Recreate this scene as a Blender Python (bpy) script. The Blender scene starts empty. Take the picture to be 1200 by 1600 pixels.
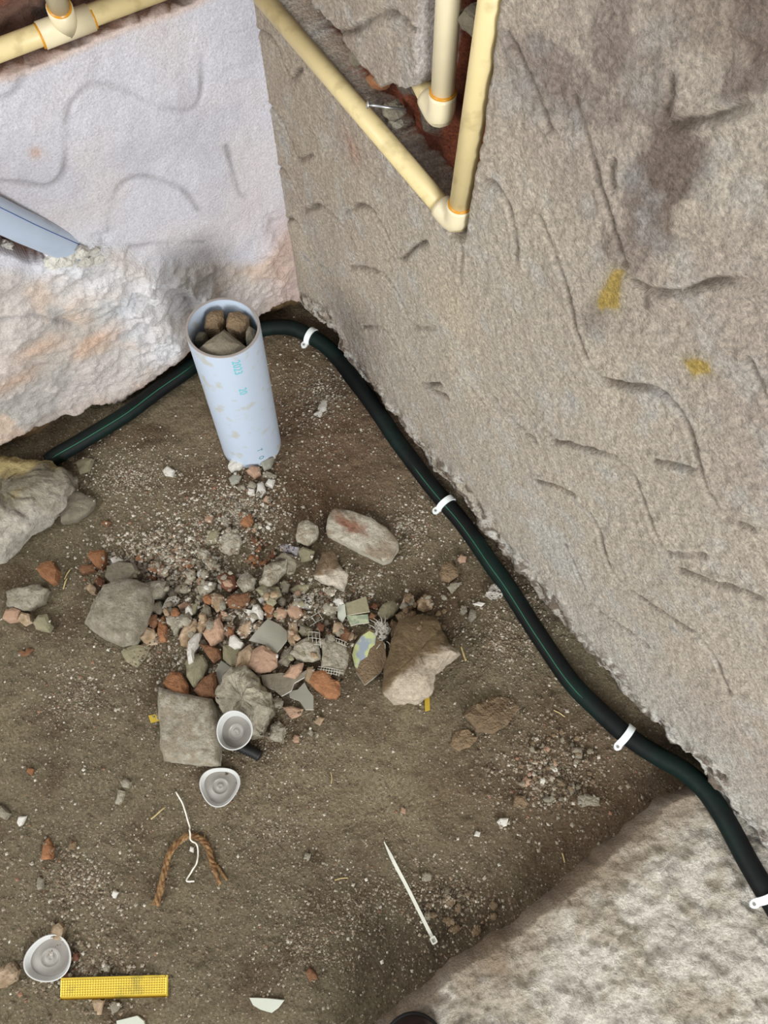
import bpy, math, random
import numpy as np
from mathutils import Vector, Matrix, noise as mnoise

# ---------------------------------------------------------------- camera, light, exposure
scene = bpy.context.scene
COL = scene.collection
PITCH = math.radians(66.57)
cam_d = bpy.data.cameras.new('camera')
cam = bpy.data.objects.new('camera', cam_d)
COL.objects.link(cam)
cam.location = (0, 0, 1.3)
cam.rotation_euler = (math.radians(90) - PITCH, 0, 0)
cam_d.sensor_fit = 'HORIZONTAL'
cam_d.sensor_width = 36.0
cam_d.lens = 36.0
cam_d.clip_start = 0.02
scene.camera = cam

world = bpy.data.worlds.new('world')
scene.world = world
world.use_nodes = True
world.node_tree.nodes['Background'].inputs[0].default_value = (0.93, 0.96, 1.0, 1)
world.node_tree.nodes['Background'].inputs[1].default_value = 0.86


def area(name, loc, target, sx, sy, power, color):
    d = bpy.data.lights.new(name, 'AREA')
    d.shape = 'RECTANGLE'
    d.size = sx
    d.size_y = sy
    d.energy = power
    d.color = color
    o = bpy.data.objects.new(name, d)
    COL.objects.link(o)
    o.location = loc
    v = Vector(target) - Vector(loc)
    o.rotation_euler = v.to_track_quat('-Z', 'Y').to_euler()
    return o


area('doorway_daylight', (0.95, -2.2, 1.40), (0.0, 0.5, 0.2), 0.8, 1.1, 105, (0.96, 0.98, 1.0))
area('added_side_fill', (-2.3, -0.9, 1.9), (0.3, 0.5, 0.3), 1.2, 1.4, 62, (1.0, 0.98, 0.94))  # added fill lamp to brighten the right wall; no opening is known there
vs = scene.view_settings
vs.view_transform = 'Standard'
vs.look = 'None'
vs.gamma = 1
vs.exposure = -0.2
vs.use_curve_mapping = False

# ---------------------------------------------------------------- photograph pixel -> point in the place
FPX = 1200.0
O = np.array([0, 0, 1.3])
AF = np.array([0, math.cos(PITCH), -math.sin(PITCH)])
AR = np.array([1.0, 0, 0])
AD = np.array([0, -math.sin(PITCH), -math.cos(PITCH)])
CR = np.array([0.18799, 0.51481])          # a point on the right wall's line
DR = np.array([0.58611, -0.81023])         # along the right wall, away from the corner
NR = np.array([-0.81023, -0.58611])        # into the room
DL = np.array([-0.85329, -0.52144])
NL = np.array([0.52144, -0.85329])
CL = np.array([-0.49213, 0.79941]) - NL * 0.012
_A = np.array([DR, -DL]).T
_t = np.linalg.solve(_A, CL - CR)
CORNER = CR + DR * _t[0]


def ray(x, y):
    return AF * FPX + AR * (x - 600.0) + AD * (y - 800.0)


def at(x, y, z=0.0):
    d = ray(x, y)
    return O + d * (z - O[2]) / d[2]


def at_right(x, y, off=0.0):
    d = ray(x, y)
    t = (CR + NR * off - O[:2]) @ NR / (d[:2] @ NR)
    return O + d * t


def at_left(x, y, off=0.0):
    d = ray(x, y)
    t = (CL + NL * off - O[:2]) @ NL / (d[:2] @ NL)
    return O + d * t


def sz_right(x, y):
    p = at_right(x, y)
    return ((p[:2] - CORNER) @ DR, p[2])


def sz_left(x, y):
    p = at_left(x, y)
    return ((p[:2] - CORNER) @ DL, p[2])


# ---------------------------------------------------------------- noise and masks
def _h(ix, iy, seed):
    n = (ix * 374761393 + iy * 668265263 + seed * 974634777) & 0xffffffff
    n = ((n ^ (n >> 13)) * 1274126177) & 0xffffffff
    n = n ^ (n >> 16)
    return (n & 0xffff) / 65535.0


def vn(x, y, scale, seed=0):
    x = np.asarray(x) / scale
    y = np.asarray(y) / scale
    ix = np.floor(x).astype(np.int64)
    iy = np.floor(y).astype(np.int64)
    fx = x - ix
    fy = y - iy
    fx = fx * fx * (3 - 2 * fx)
    fy = fy * fy * (3 - 2 * fy)
    a = _h(ix, iy, seed); b = _h(ix + 1, iy, seed)
    c = _h(ix, iy + 1, seed); d = _h(ix + 1, iy + 1, seed)
    return (a + (b - a) * fx) * (1 - fy) + (c + (d - c) * fx) * fy - 0.5


def fbm(x, y, scale, oct=4, seed=0, gain=0.5):
    v = 0
    a = 1.0
    for k in range(oct):
        v = v + a * vn(np.asarray(x) * math.cos(k) - np.asarray(y) * math.sin(k),
                       np.asarray(x) * math.sin(k) + np.asarray(y) * math.cos(k), scale, seed + k * 7)
        a *= gain
        scale *= 0.5
    return v


def sstep(a, b, x):
    t = np.clip((x - a) / (b - a), 0, 1)
    return t * t * (3 - 2 * t)


def inside(X, Y, poly):
    r = np.zeros(X.shape, bool)
    n = len(poly)
    for i in range(n):
        x1, y1 = poly[i]
        x2, y2 = poly[(i + 1) % n]
        if y1 == y2:
            continue
        c = ((y1 > Y) != (y2 > Y)) & (X < (x2 - x1) * (Y - y1) / (y2 - y1) + x1)
        r ^= c
    return r


def dist_line(X, Y, pts, closed=False):
    d = np.full(X.shape, 1e9)
    n = len(pts)
    for i in range(n if closed else n - 1):
        ax, ay = pts[i]
        bx, by = pts[(i + 1) % n]
        vx, vy = bx - ax, by - ay
        L = vx * vx + vy * vy + 1e-12
        t = np.clip(((X - ax) * vx + (Y - ay) * vy) / L, 0, 1)
        d = np.minimum(d, np.hypot(X - ax - t * vx, Y - ay - t * vy))
    return d


def sdist(X, Y, poly):
    d = dist_line(X, Y, poly, True)
    return np.where(inside(X, Y, poly), -d, d)


def smooth_line(pts, n=6):
    out = []
    P = [np.array(p, float) for p in pts]
    P = [2 * P[0] - P[1]] + P + [2 * P[-1] - P[-2]]
    for i in range(1, len(P) - 2):
        for k in range(n):
            t = k / n
            a, b, c, d = P[i - 1], P[i], P[i + 1], P[i + 2]
            out.append(0.5 * (2 * b + (c - a) * t + (2 * a - 5 * b + 4 * c - d) * t * t + (3 * b - a - 3 * c + d) * t ** 3))
    out.append(P[-2])
    return out


def lin(c):
    out = []
    for v in c:
        v = v / 255.0
        out.append(v / 12.92 if v <= 0.04045 else ((v + 0.055) / 1.055) ** 2.4)
    return np.array(out)


# ---------------------------------------------------------------- materials
def new_mat(name):
    m = bpy.data.materials.new(name)
    m.use_nodes = True
    nt = m.node_tree
    return m, nt, nt.nodes['Principled BSDF']


def mat(name, color, rough=0.8, var=0.25, scale=60, bump=0.4, bscale=160, bdist=0.002, metal=0.0, rand=0.0,
        color2=None, c2scale=30, c2pos=0.5, trans=0.0, spec=0.4, attr=False, speck=None, coat=0.0, voro=0.0):
    m, nt, b = new_mat(name)
    N, L = nt.nodes, nt.links
    tc = N.new('ShaderNodeTexCoord')
    if attr:
        at_ = N.new('ShaderNodeAttribute')
        at_.attribute_name = 'Col'
        base = at_.outputs['Color']
    else:
        rgb = N.new('ShaderNodeRGB')
        rgb.outputs[0].default_value = (*lin(color), 1)
        base = rgb.outputs[0]
    if color2 is not None:
        n2 = N.new('ShaderNodeTexNoise')
        n2.inputs['Scale'].default_value = c2scale
        n2.inputs['Detail'].default_value = 5
        L.new(tc.outputs['Object'], n2.inputs['Vector'])
        mr = N.new('ShaderNodeMapRange')
        mr.inputs[1].default_value = c2pos - 0.06
        mr.inputs[2].default_value = c2pos + 0.06
        L.new(n2.outputs['Fac'], mr.inputs[0])
        mx = N.new('ShaderNodeMix')
        mx.data_type = 'RGBA'
        L.new(mr.outputs[0], mx.inputs[0])
        L.new(base, mx.inputs[6])
        mx.inputs[7].default_value = (*lin(color2), 1)
        base = mx.outputs[2]
    n = N.new('ShaderNodeTexNoise')
    n.inputs['Scale'].default_value = scale
    n.inputs['Detail'].default_value = 8
    n.inputs['Roughness'].default_value = 0.7
    L.new(tc.outputs['Object'], n.inputs['Vector'])
    hs = N.new('ShaderNodeMapRange')
    hs.inputs[1].default_value = 0.25
    hs.inputs[2].default_value = 0.75
    hs.inputs[3].default_value = 1 - var
    hs.inputs[4].default_value = 1 + var
    L.new(n.outputs['Fac'], hs.inputs[0])
    val = hs.outputs[0]
    if rand:
        oi = N.new('ShaderNodeObjectInfo')
        r = N.new('ShaderNodeMapRange')
        r.inputs[3].default_value = 1 - rand
        r.inputs[4].default_value = 1 + rand
        L.new(oi.outputs['Random'], r.inputs[0])
        mu = N.new('ShaderNodeMath')
        mu.operation = 'MULTIPLY'
        L.new(val, mu.inputs[0])
        L.new(r.outputs[0], mu.inputs[1])
        val = mu.outputs[0]
    mul = N.new('ShaderNodeVectorMath')
    mul.operation = 'SCALE'
    L.new(base, mul.inputs[0])
    L.new(val, mul.inputs['Scale'])
    base = mul.outputs[0]
    if speck is not None:
        sc, c, w = speck
        vo = N.new('ShaderNodeTexVoronoi')
        vo.inputs['Scale'].default_value = sc
        L.new(tc.outputs['Object'], vo.inputs['Vector'])
        sp = N.new('ShaderNodeSeparateColor')
        L.new(vo.outputs['Color'], sp.inputs[0])
        ma = N.new('ShaderNodeMath')
        ma.operation = 'GREATER_THAN'
        ma.inputs[1].default_value = 1 - w
        L.new(sp.outputs[0], ma.inputs[0])
        mx = N.new('ShaderNodeMix')
        mx.data_type = 'RGBA'
        L.new(ma.outputs[0], mx.inputs[0])
        L.new(base, mx.inputs[6])
        mx.inputs[7].default_value = (*lin(c), 1)
        base = mx.outputs[2]
    L.new(base, b.inputs['Base Color'])
    b.inputs['Roughness'].default_value = rough
    b.inputs['Metallic'].default_value = metal
    b.inputs['Specular IOR Level'].default_value = spec
    b.inputs['Transmission Weight'].default_value = trans
    b.inputs['Coat Weight'].default_value = coat
    if bump:
        nb = N.new('ShaderNodeTexNoise')
        nb.inputs['Scale'].default_value = bscale
        nb.inputs['Detail'].default_value = 6
        nb.inputs['Roughness'].default_value = 0.68
        L.new(tc.outputs['Object'], nb.inputs['Vector'])
        h = nb.outputs['Fac']
        if voro:
            vo = N.new('ShaderNodeTexVoronoi')
            vo.feature = 'SMOOTH_F1'
            vo.inputs['Scale'].default_value = voro
            L.new(tc.outputs['Object'], vo.inputs['Vector'])
            ad = N.new('ShaderNodeMath')
            ad.operation = 'SUBTRACT'
            L.new(h, ad.inputs[0])
            L.new(vo.outputs['Distance'], ad.inputs[1])
            h = ad.outputs[0]
        bp = N.new('ShaderNodeBump')
        bp.inputs['Strength'].default_value = bump
        bp.inputs['Distance'].default_value = bdist
        L.new(h, bp.inputs['Height'])
        L.new(bp.outputs['Normal'], b.inputs['Normal'])
    return m


M = {}
M['wall_r'] = mat('sandy_plaster', (190, 175, 160), 0.93, 0.6, 240, 1.0, 220, 0.012, attr=True, spec=0.2)
M['wall_l'] = mat('smooth_plaster', (190, 190, 195), 0.93, 0.26, 300, 1.0, 260, 0.004, attr=True, spec=0.2)
M['soil'] = mat('soil', (110, 95, 75), 0.97, 0.6, 240, 1.0, 230, 0.011, attr=True, spec=0.12, speck=(520, (166, 154, 134), 0.03))
M['ledge'] = mat('ledge_mortar', (180, 170, 155), 0.9, 0.42, 220, 1.0, 170, 0.011, attr=True, spec=0.3)
M['cement'] = mat('cement_stone', (156, 149, 132), 0.95, 0.42, 110, 1.0, 200, 0.006, rand=0.12, spec=0.2, color2=(138, 130, 112), c2scale=60)
M['cement_pale'] = mat('pale_cement', (170, 163, 146), 0.95, 0.42, 110, 1.0, 200, 0.006, rand=0.08, spec=0.2, color2=(150, 140, 120), c2scale=70)
M['cement_dark'] = mat('dark_cement', (122, 114, 98), 0.95, 0.28, 100, 0.8, 240, 0.0025, rand=0.15, spec=0.2)
M['brick'] = mat('brick_red', (124, 90, 66), 0.95, 0.4, 130, 0.9, 240, 0.004, rand=0.18, color2=(128, 96, 76), c2scale=45, c2pos=0.58, spec=0.15)
M['brick_dark'] = mat('brick_dark', (98, 66, 50), 0.95, 0.25, 90, 0.8, 260, 0.002, rand=0.15, spec=0.15)
M['orange'] = mat('orange_brick', (142, 100, 70), 0.95, 0.38, 120, 0.9, 240, 0.004, rand=0.12, spec=0.15)
M['pink'] = mat('pinkish_stone', (156, 128, 106), 0.93, 0.2, 90, 0.6, 220, 0.002, rand=0.12, spec=0.2)
M['tan'] = mat('tan_stone', (138, 118, 92), 0.93, 0.25, 70, 0.6, 220, 0.002, rand=0.15, spec=0.2, color2=(166, 146, 122), c2scale=40)
M['brown'] = mat('soil_caked_stone', (118, 100, 78), 0.96, 0.3, 90, 0.9, 220, 0.003, rand=0.12, spec=0.15, voro=300)
M['olive'] = mat('olive_stone', (128, 122, 98), 0.93, 0.22, 80, 0.6, 220, 0.002, rand=0.12, spec=0.2)
M['white'] = mat('white_plaster_chip', (192, 188, 178), 0.9, 0.12, 90, 0.6, 260, 0.002, rand=0.06, spec=0.25)
M['speckled'] = mat('speckled_stone', (186, 180, 168), 0.95, 0.25, 140, 1.0, 300, 0.004, rand=0.06, speck=(330, (84, 78, 68), 0.2), spec=0.2, voro=300)
M['lavender'] = mat('lavender_stone', (146, 141, 143), 0.95, 0.2, 140, 0.8, 300, 0.003, speck=(450, (70, 64, 66), 0.15), spec=0.2)
M['tile_grey'] = mat('grey_tile', (140, 138, 124), 0.45, 0.08, 30, 0.1, 200, 0.0005, spec=0.5)
M['tile_body'] = mat('tile_body', (205, 196, 178), 0.9, 0.1, 100, 0.4, 300, 0.001)
M['tile_pale'] = mat('pale_tile', (178, 181, 166), 0.5, 0.06, 30, 0.1, 200, 0.0004, spec=0.5)
M['tile_green'] = mat('greenish_tile', (176, 184, 152), 0.5, 0.15, 60, 0.1, 200, 0.0005, color2=(140, 150, 128), c2scale=120)
M['pattern'] = mat('patterned_glaze', (178, 184, 128), 0.35, 0.08, 50, 0.1, 200, 0.0004, color2=(136, 146, 154), c2scale=60, c2pos=0.52)
M['pvc'] = mat('pale_blue_plastic', (180, 192, 207), 0.42, 0.03, 20, 0.05, 200, 0.0004, spec=0.5, color2=(174, 176, 170), c2scale=40, c2pos=0.62)
M['pvc_rim'] = mat('dusty_cut_edge', (150, 142, 136), 0.8, 0.12, 90, 0.3, 300, 0.0005)
M['pvc_grey'] = mat('grey_plastic', (172, 184, 200), 0.4, 0.05, 30, 0.05, 200, 0.0004, color2=(140, 136, 140), c2scale=14, c2pos=0.6)
M['blue_print'] = mat('blue_print', (62, 92, 150), 0.5, 0.1, 60, 0)
M['cyan_print'] = mat('cyan_print', (92, 190, 196), 0.5, 0.2, 300, 0)
M['teal_print'] = mat('teal_print', (40, 130, 130), 0.5, 0.2, 300, 0)
M['cpvc'] = mat('cream_plastic', (208, 190, 140), 0.4, 0.04, 40, 0.08, 200, 0.0004, color2=(190, 172, 124), c2scale=45, c2pos=0.6)
M['cpvc_fit'] = mat('pale_cream_fitting', (212, 200, 166), 0.38, 0.04, 40, 0.05, 200, 0.0004)
M['glue'] = mat('amber_glue', (196, 136, 34), 0.3, 0.1, 200, 0.1)
M['hose'] = mat('black_hose', (11, 14, 14), 0.6, 0.35, 60, 0.35, 140, 0.001, color2=(10, 26, 22), c2scale=7, c2pos=0.55, spec=0.18)
M['stripe'] = mat('green_stripe', (30, 96, 68), 0.5, 0.2, 90, 0.1, 200, 0.0004)
M['clip'] = mat('white_clip', (226, 232, 230), 0.4, 0.04, 60, 0.05, 200, 0.0003)
M['steel'] = mat('steel', (186, 188, 188), 0.32, 0.1, 200, 0.1, 300, 0.0003, metal=0.9)
M['gold'] = mat('gold_metal', (196, 168, 62), 0.3, 0.06, 90, 0.1, 300, 0.0003, metal=0.5, color2=(160, 142, 60), c2scale=40, c2pos=0.6)
M['twine'] = mat('coir', (140, 110, 72), 0.95, 0.35, 260, 0.8, 420, 0.001, color2=(112, 80, 50), c2scale=120)
M['thread'] = mat('white_thread', (226, 220, 206), 0.8, 0.1, 300, 0)
M['tie'] = mat('grey_nylon', (196, 196, 182), 0.45, 0.05, 90, 0)
M['net'] = mat('white_mesh_tape', (190, 187, 172), 0.8, 0.1, 200, 0)
M['straw'] = mat('straw', (176, 156, 110), 0.9, 0.2, 200, 0)
M['cap'] = mat('frosted_plastic', (186, 186, 182), 0.45, 0.04, 60, 0.12, 160, 0.0005, trans=0.0, spec=0.5)
M['cap_in'] = mat('frosted_plastic_disc', (134, 130, 122), 0.4, 0.08, 90, 0.12, 160, 0.0004, spec=0.5)
M['black'] = mat('black_rubber', (20, 20, 20), 0.5, 0.2, 90, 0.3, 200, 0.0006)
M['maroon'] = mat('dark_maroon_leather', (38, 26, 26), 0.4, 0.2, 90, 0.2, 200, 0.0005)
M['pebble'] = mat('pebble_mix', (150, 140, 122), 0.95, 0.2, 200, 0.4, 400, 0.001, attr=True, spec=0.2)
M['boulder'] = mat('yellowed_mortar', (156, 148, 130), 0.95, 0.45, 90, 1.0, 130, 0.007, attr=True, spec=0.2)
M['rock_attr'] = mat('broken_mortar', (150, 140, 120), 0.95, 0.4, 120, 1.0, 180, 0.006, attr=True, spec=0.2)


# ---------------------------------------------------------------- object helpers
def mesh_np(name, V, Fq, colors=None, smooth=True):
    me = bpy.data.meshes.new(name)
    V = np.asarray(V, np.float32)
    Fq = np.asarray(Fq, np.int32)
    k = Fq.shape[1]
    me.vertices.add(len(V))
    me.vertices.foreach_set('co', V.ravel())
    me.loops.add(Fq.size)
    me.loops.foreach_set('vertex_index', Fq.ravel())
    me.polygons.add(len(Fq))
    me.polygons.foreach_set('loop_start', np.arange(0, Fq.size, k, dtype=np.int32))
    me.polygons.foreach_set('loop_total', np.full(len(Fq), k, np.int32))
    me.polygons.foreach_set('use_smooth', np.full(len(Fq), smooth))
    me.update(calc_edges=True)
    if colors is not None:
        a = me.color_attributes.new('Col', 'FLOAT_COLOR', 'POINT')
        c = np.ones((len(V), 4), np.float32)
        c[:, :3] = colors
        a.data.foreach_set('color', c.ravel())
    return me


def link(name, me, m=None, parent=None, **props):
    o = bpy.data.objects.new(name, me)
    COL.objects.link(o)
    if m is not None and me is not None and not me.materials:
        me.materials.append(m)
    if parent is not None:
        o.parent = parent
        o.matrix_parent_inverse = parent.matrix_world.inverted() if False else Matrix.Translation(-Vector(parent.location))
    for k, v in props.items():
        if v:
            o[k] = v
    return o


def root(name, loc, label, category, group=None):
    o = bpy.data.objects.new(name, None)
    COL.objects.link(o)
    o.location = Vector(loc)
    o.empty_display_size = 0.02
    o['label'] = label
    o['category'] = category
    if group:
        o['group'] = group
    return o


class MB:
    """collects world-space geometry; build() makes it one mesh with its origin at the geometry's centre base"""
    def __init__(s):
        s.v = []
        s.f = []

    def add(s, V, F):
        b = len(s.v)
        s.v += [tuple(map(float, p)) for p in V]
        s.f += [tuple(i + b for i in f) for f in F]
        return s

    def build(s, name, m, parent=None, smooth=True, **props):
        V = np.array(s.v)
        if parent is None:
            c = np.array([V[:, 0].mean(), V[:, 1].mean(), V[:, 2].min()])
        else:
            c = np.zeros(3)
        me = bpy.data.meshes.new(name)
        me.from_pydata([tuple(p) for p in (V - c)], [], s.f)
        me.update()
        for p in me.polygons:
            p.use_smooth = smooth
        o = link(name, me, m, parent, **props)
        if parent is None:
            o.location = c
        return o


def frame_for(t, up=(0, 0, 1)):
    t = np.array(t, float)
    t /= np.linalg.norm(t)
    u = np.array(up, float)
    b = np.cross(t, u)
    if np.linalg.norm(b) < 1e-4:
        b = np.cross(t, (1, 0, 0))
    b /= np.linalg.norm(b)
    n = np.cross(b, t)
    return t, b, n


def tube(pts, r, seg=16, cap=True, up=(0, 0, 1), jitter=0, hollow=0):
    pts = [np.array(p, float) for p in pts]
    n = len(pts)
    rs = r if hasattr(r, '__len__') else [r] * n
    V, F = [], []
    prev = None
    for i, p in enumerate(pts):
        t = pts[min(i + 1, n - 1)] - pts[max(i - 1, 0)]
        t = t / (np.linalg.norm(t) + 1e-12)
        if prev is None:
            _, b, nn = frame_for(t, up)
        else:
            b = prev - t * (prev @ t)
            b /= np.linalg.norm(b)
            nn = np.cross(b, t)
        prev = b
        for k in range(seg):
            a = 2 * math.pi * k / seg
            rr = rs[i] * (1 + jitter * (random.random() - .5))
            V.append(p + (b * math.cos(a) + nn * math.sin(a)) * rr)
    for i in range(n - 1):
        for k in range(seg):
            k2 = (k + 1) % seg
            F.append((i * seg + k, (i + 1) * seg + k, (i + 1) * seg + k2, i * seg + k2))
    if cap:
        F.append(tuple(range(seg)))
        F.append(tuple((n - 1) * seg + k for k in reversed(range(seg))))
    return V, F


# ---------------------------------------------------------------- ground height
SLAB_EDGE = [(480, 1720), (596, 1600), (650, 1552), (720, 1500), (800, 1448), (880, 1385), (950, 1322), (1005, 1275), (1045, 1245), (1085, 1228), (1150, 1190)]
SLAB_Z = 0.05
slab_line = [tuple(at(x, y, SLAB_Z * 0.8)[:2]) for x, y in SLAB_EDGE]
slab_poly = slab_line + [(1.6, 0.1), (1.6, -1.5), (-0.9, -1.5)]


def pile_mask(x, y, cx, cy, rx, ry):
    p = at(cx, cy)
    k = 1.3 / 1200 * 1.1
    return np.exp(-(((x - p[0]) / (rx * k)) ** 2 + ((y - p[1]) / (ry * k)) ** 2))


def ground(x, y):
    x = np.asarray(x, float)
    y = np.asarray(y, float)
    z = fbm(x, y, 0.22, 3, 1) * 0.016 + fbm(x, y, 0.05, 3, 5) * 0.008 + fbm(x, y, 0.014, 2, 9) * 0.0030
    z = z + fbm(x, y, 0.007, 1, 10) * 0.0022
    z = z + fbm(x, y, 0.03, 2, 19) * 0.007 * pile_mask(x, y, 870, 1200, 160, 160)
    z = z + 0.022 * pile_mask(x, y, 400, 970, 130, 110)
    z = z + 0.012 * pile_mask(x, y, 380, 800, 90, 90)
    z = z + 0.02 * pile_mask(x, y, 450, 560, 140, 100)
    z = z - 0.006 * pile_mask(x, y, 480, 1250, 250, 160)
    return z


SHADOWZ = None
FR = lin((1, 1, 1))


def grid_axis(a, b, step, ext_a, ext_b, cstep):
    fine = np.arange(a, b + 1e-9, step)
    lo = np.arange(ext_a, a - cstep * 0.3, cstep)
    hi = np.arange(fine[-1] + cstep, ext_b + 1e-9, cstep)
    return np.concatenate([lo, fine, hi])


def grid_faces(nx, ny):
    i = np.arange(nx - 1)
    j = np.arange(ny - 1)
    I, J = np.meshgrid(i, j, indexing='ij')
    a = (I * ny + J).ravel()
    return np.stack([a, a + ny, a + ny + 1, a + 1], 1)


def mixc(c, col, w):
    return c * (1 - w[..., None]) + lin(col) * w[..., None]


# floor
gx = grid_axis(-0.86, 0.72, 0.003, -1.6, 1.6, 0.05)
gy = grid_axis(-0.30, 1.10, 0.003, -1.2, 1.6, 0.05)
X, Y = np.meshgrid(gx, gy, indexing='ij')
Z = ground(X, Y)
c = np.zeros(X.shape + (3,)) + lin((126, 115, 92))
c = mixc(c, (144, 132, 106), sstep(-0.1, 0.5, fbm(X, Y, 0.16, 3, 31)) * 0.8)
c = mixc(c, (100, 84, 66), sstep(0.0, 0.45, fbm(X, Y, 0.09, 4, 37)) * 0.7)
c = mixc(c, (128, 102, 82), pile_mask(X, Y, 520, 680, 220, 180) * 0.75)
c = mixc(c, (96, 74, 54), pile_mask(X, Y, 490, 770, 75, 45) * 0.75)
c = mixc(c, (104, 80, 62), pile_mask(X, Y, 900, 1230, 150, 110) * 0.7)
c = mixc(c, (88, 70, 52), pile_mask(X, Y, 700, 940, 90, 60) * 0.55)
c = mixc(c, (150, 134, 108), pile_mask(X, Y, 560, 1230, 190, 90) * 0.4)
c = mixc(c, (84, 76, 62), pile_mask(X, Y, 660, 1480, 200, 90) * 0.5)
c = mixc(c, (78, 60, 44), (np.exp(-dist_line(X, Y, slab_line) / 0.03) * 0.25))  # reddish soil tone plus painted-in shade, darkening towards the slab edge
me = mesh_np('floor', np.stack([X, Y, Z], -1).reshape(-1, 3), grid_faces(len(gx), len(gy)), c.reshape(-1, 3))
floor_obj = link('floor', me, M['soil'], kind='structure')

# concrete ledge (lower right)
gx = grid_axis(-0.15, 0.72, 0.003, -1.2, 1.6, 0.05)
gy = grid_axis(-0.36, 0.32, 0.003, -1.2, 0.55, 0.05)
X, Y = np.meshgrid(gx, gy, indexing='ij')
sd = sdist(X, Y, slab_poly) + fbm(X, Y, 0.03, 3, 71) * 0.008
S = sstep(0.012, -0.014, sd)
S2 = sstep(0.02, -0.22, sd)
Z = -0.03 + S * (SLAB_Z + 0.024) + S2 * 0.02 + S * (fbm(X, Y, 0.09, 3, 73) * 0.014 + fbm(X, Y, 0.035, 4, 77, 0.6) * 0.009 + fbm(X, Y, 0.012, 3, 79, .7) * 0.0045)
c = np.zeros(X.shape + (3,)) + lin((214, 207, 193))
c = mixc(c, (188, 177, 158), sstep(-0.1, 0.4, fbm(X, Y, 0.05, 5, 81, .65)))
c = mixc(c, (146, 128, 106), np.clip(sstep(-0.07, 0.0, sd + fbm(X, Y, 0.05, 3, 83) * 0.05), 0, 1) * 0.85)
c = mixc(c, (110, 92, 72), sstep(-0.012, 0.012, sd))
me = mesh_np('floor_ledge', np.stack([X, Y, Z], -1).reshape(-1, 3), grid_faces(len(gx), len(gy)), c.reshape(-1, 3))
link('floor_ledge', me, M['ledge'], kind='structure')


def ledge_top(x, y):
    sd_ = sdist(np.array([x]), np.array([y]), slab_poly)[0]
    return -0.03 + sstep(0.012, -0.014, sd_) * (SLAB_Z + 0.024) + sstep(0.02, -0.22, sd_) * 0.02


# ---------------------------------------------------------------- right wall
def PR(lst):
    return [sz_right(x, y) for x, y in lst]


def PL(lst):
    return [sz_left(x, y) for x, y in lst]


CHASE = PR([(400, -60), (425, 5), (470, 60), (540, 155), (600, 235), (660, 312), (700, 362), (722, 384), (728, 360), (738, 285), (752, 190), (768, 90), (790, -80),
            (658, -80), (656, 0), (655, 70), (655, 124), (646, 138), (634, 140), (612, 130), (596, 138), (575, 112), (556, 96), (534, 60), (505, 30), (478, -10), (440, -60)])
right_edge_px = [(400, 400), (452, 458), (485, 492), (512, 510), (528, 532), (545, 568), (560, 590), (590, 612), (606, 648), (640, 690), (680, 735), (720, 775), (752, 822), (790, 872),
                 (822, 905), (850, 945), (900, 1000), (943, 1070), (1000, 1112), (1040, 1142), (1048, 1162), (1085, 1190), (1105, 1212), (1130, 1250), (1165, 1280), (1200, 1330), (1260, 1390)]
edge = PR(right_edge_px)
gs = grid_axis(0.0, 1.32, 0.003, -0.1, 2.4, 0.06)
gz = grid_axis(-0.06, 1.10, 0.003, -0.06, 2.3, 0.06)
S_, Z_ = np.meshgrid(gs, gz, indexing='ij')
ez = np.interp(S_, [e[0] for e in edge], [e[1] for e in edge])
ez = np.clip(ez, 0.012, 0.08) + fbm(S_, Z_, 0.07, 5, 101, 0.6) * 0.016
h = fbm(S_, Z_, 0.35, 2, 103) * 0.008 + fbm(S_, Z_, 0.06, 2, 105) * 0.0028 + fbm(S_, Z_, 0.007, 1, 107) * 0.0030
rough_band = sstep(0.075, 0.025, Z_ - ez + fbm(S_, Z_, 0.07, 4, 109) * 0.04)
h += rough_band * (fbm(S_, Z_, 0.03, 5, 111, 0.62) * 0.012 + 0.003)
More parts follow.
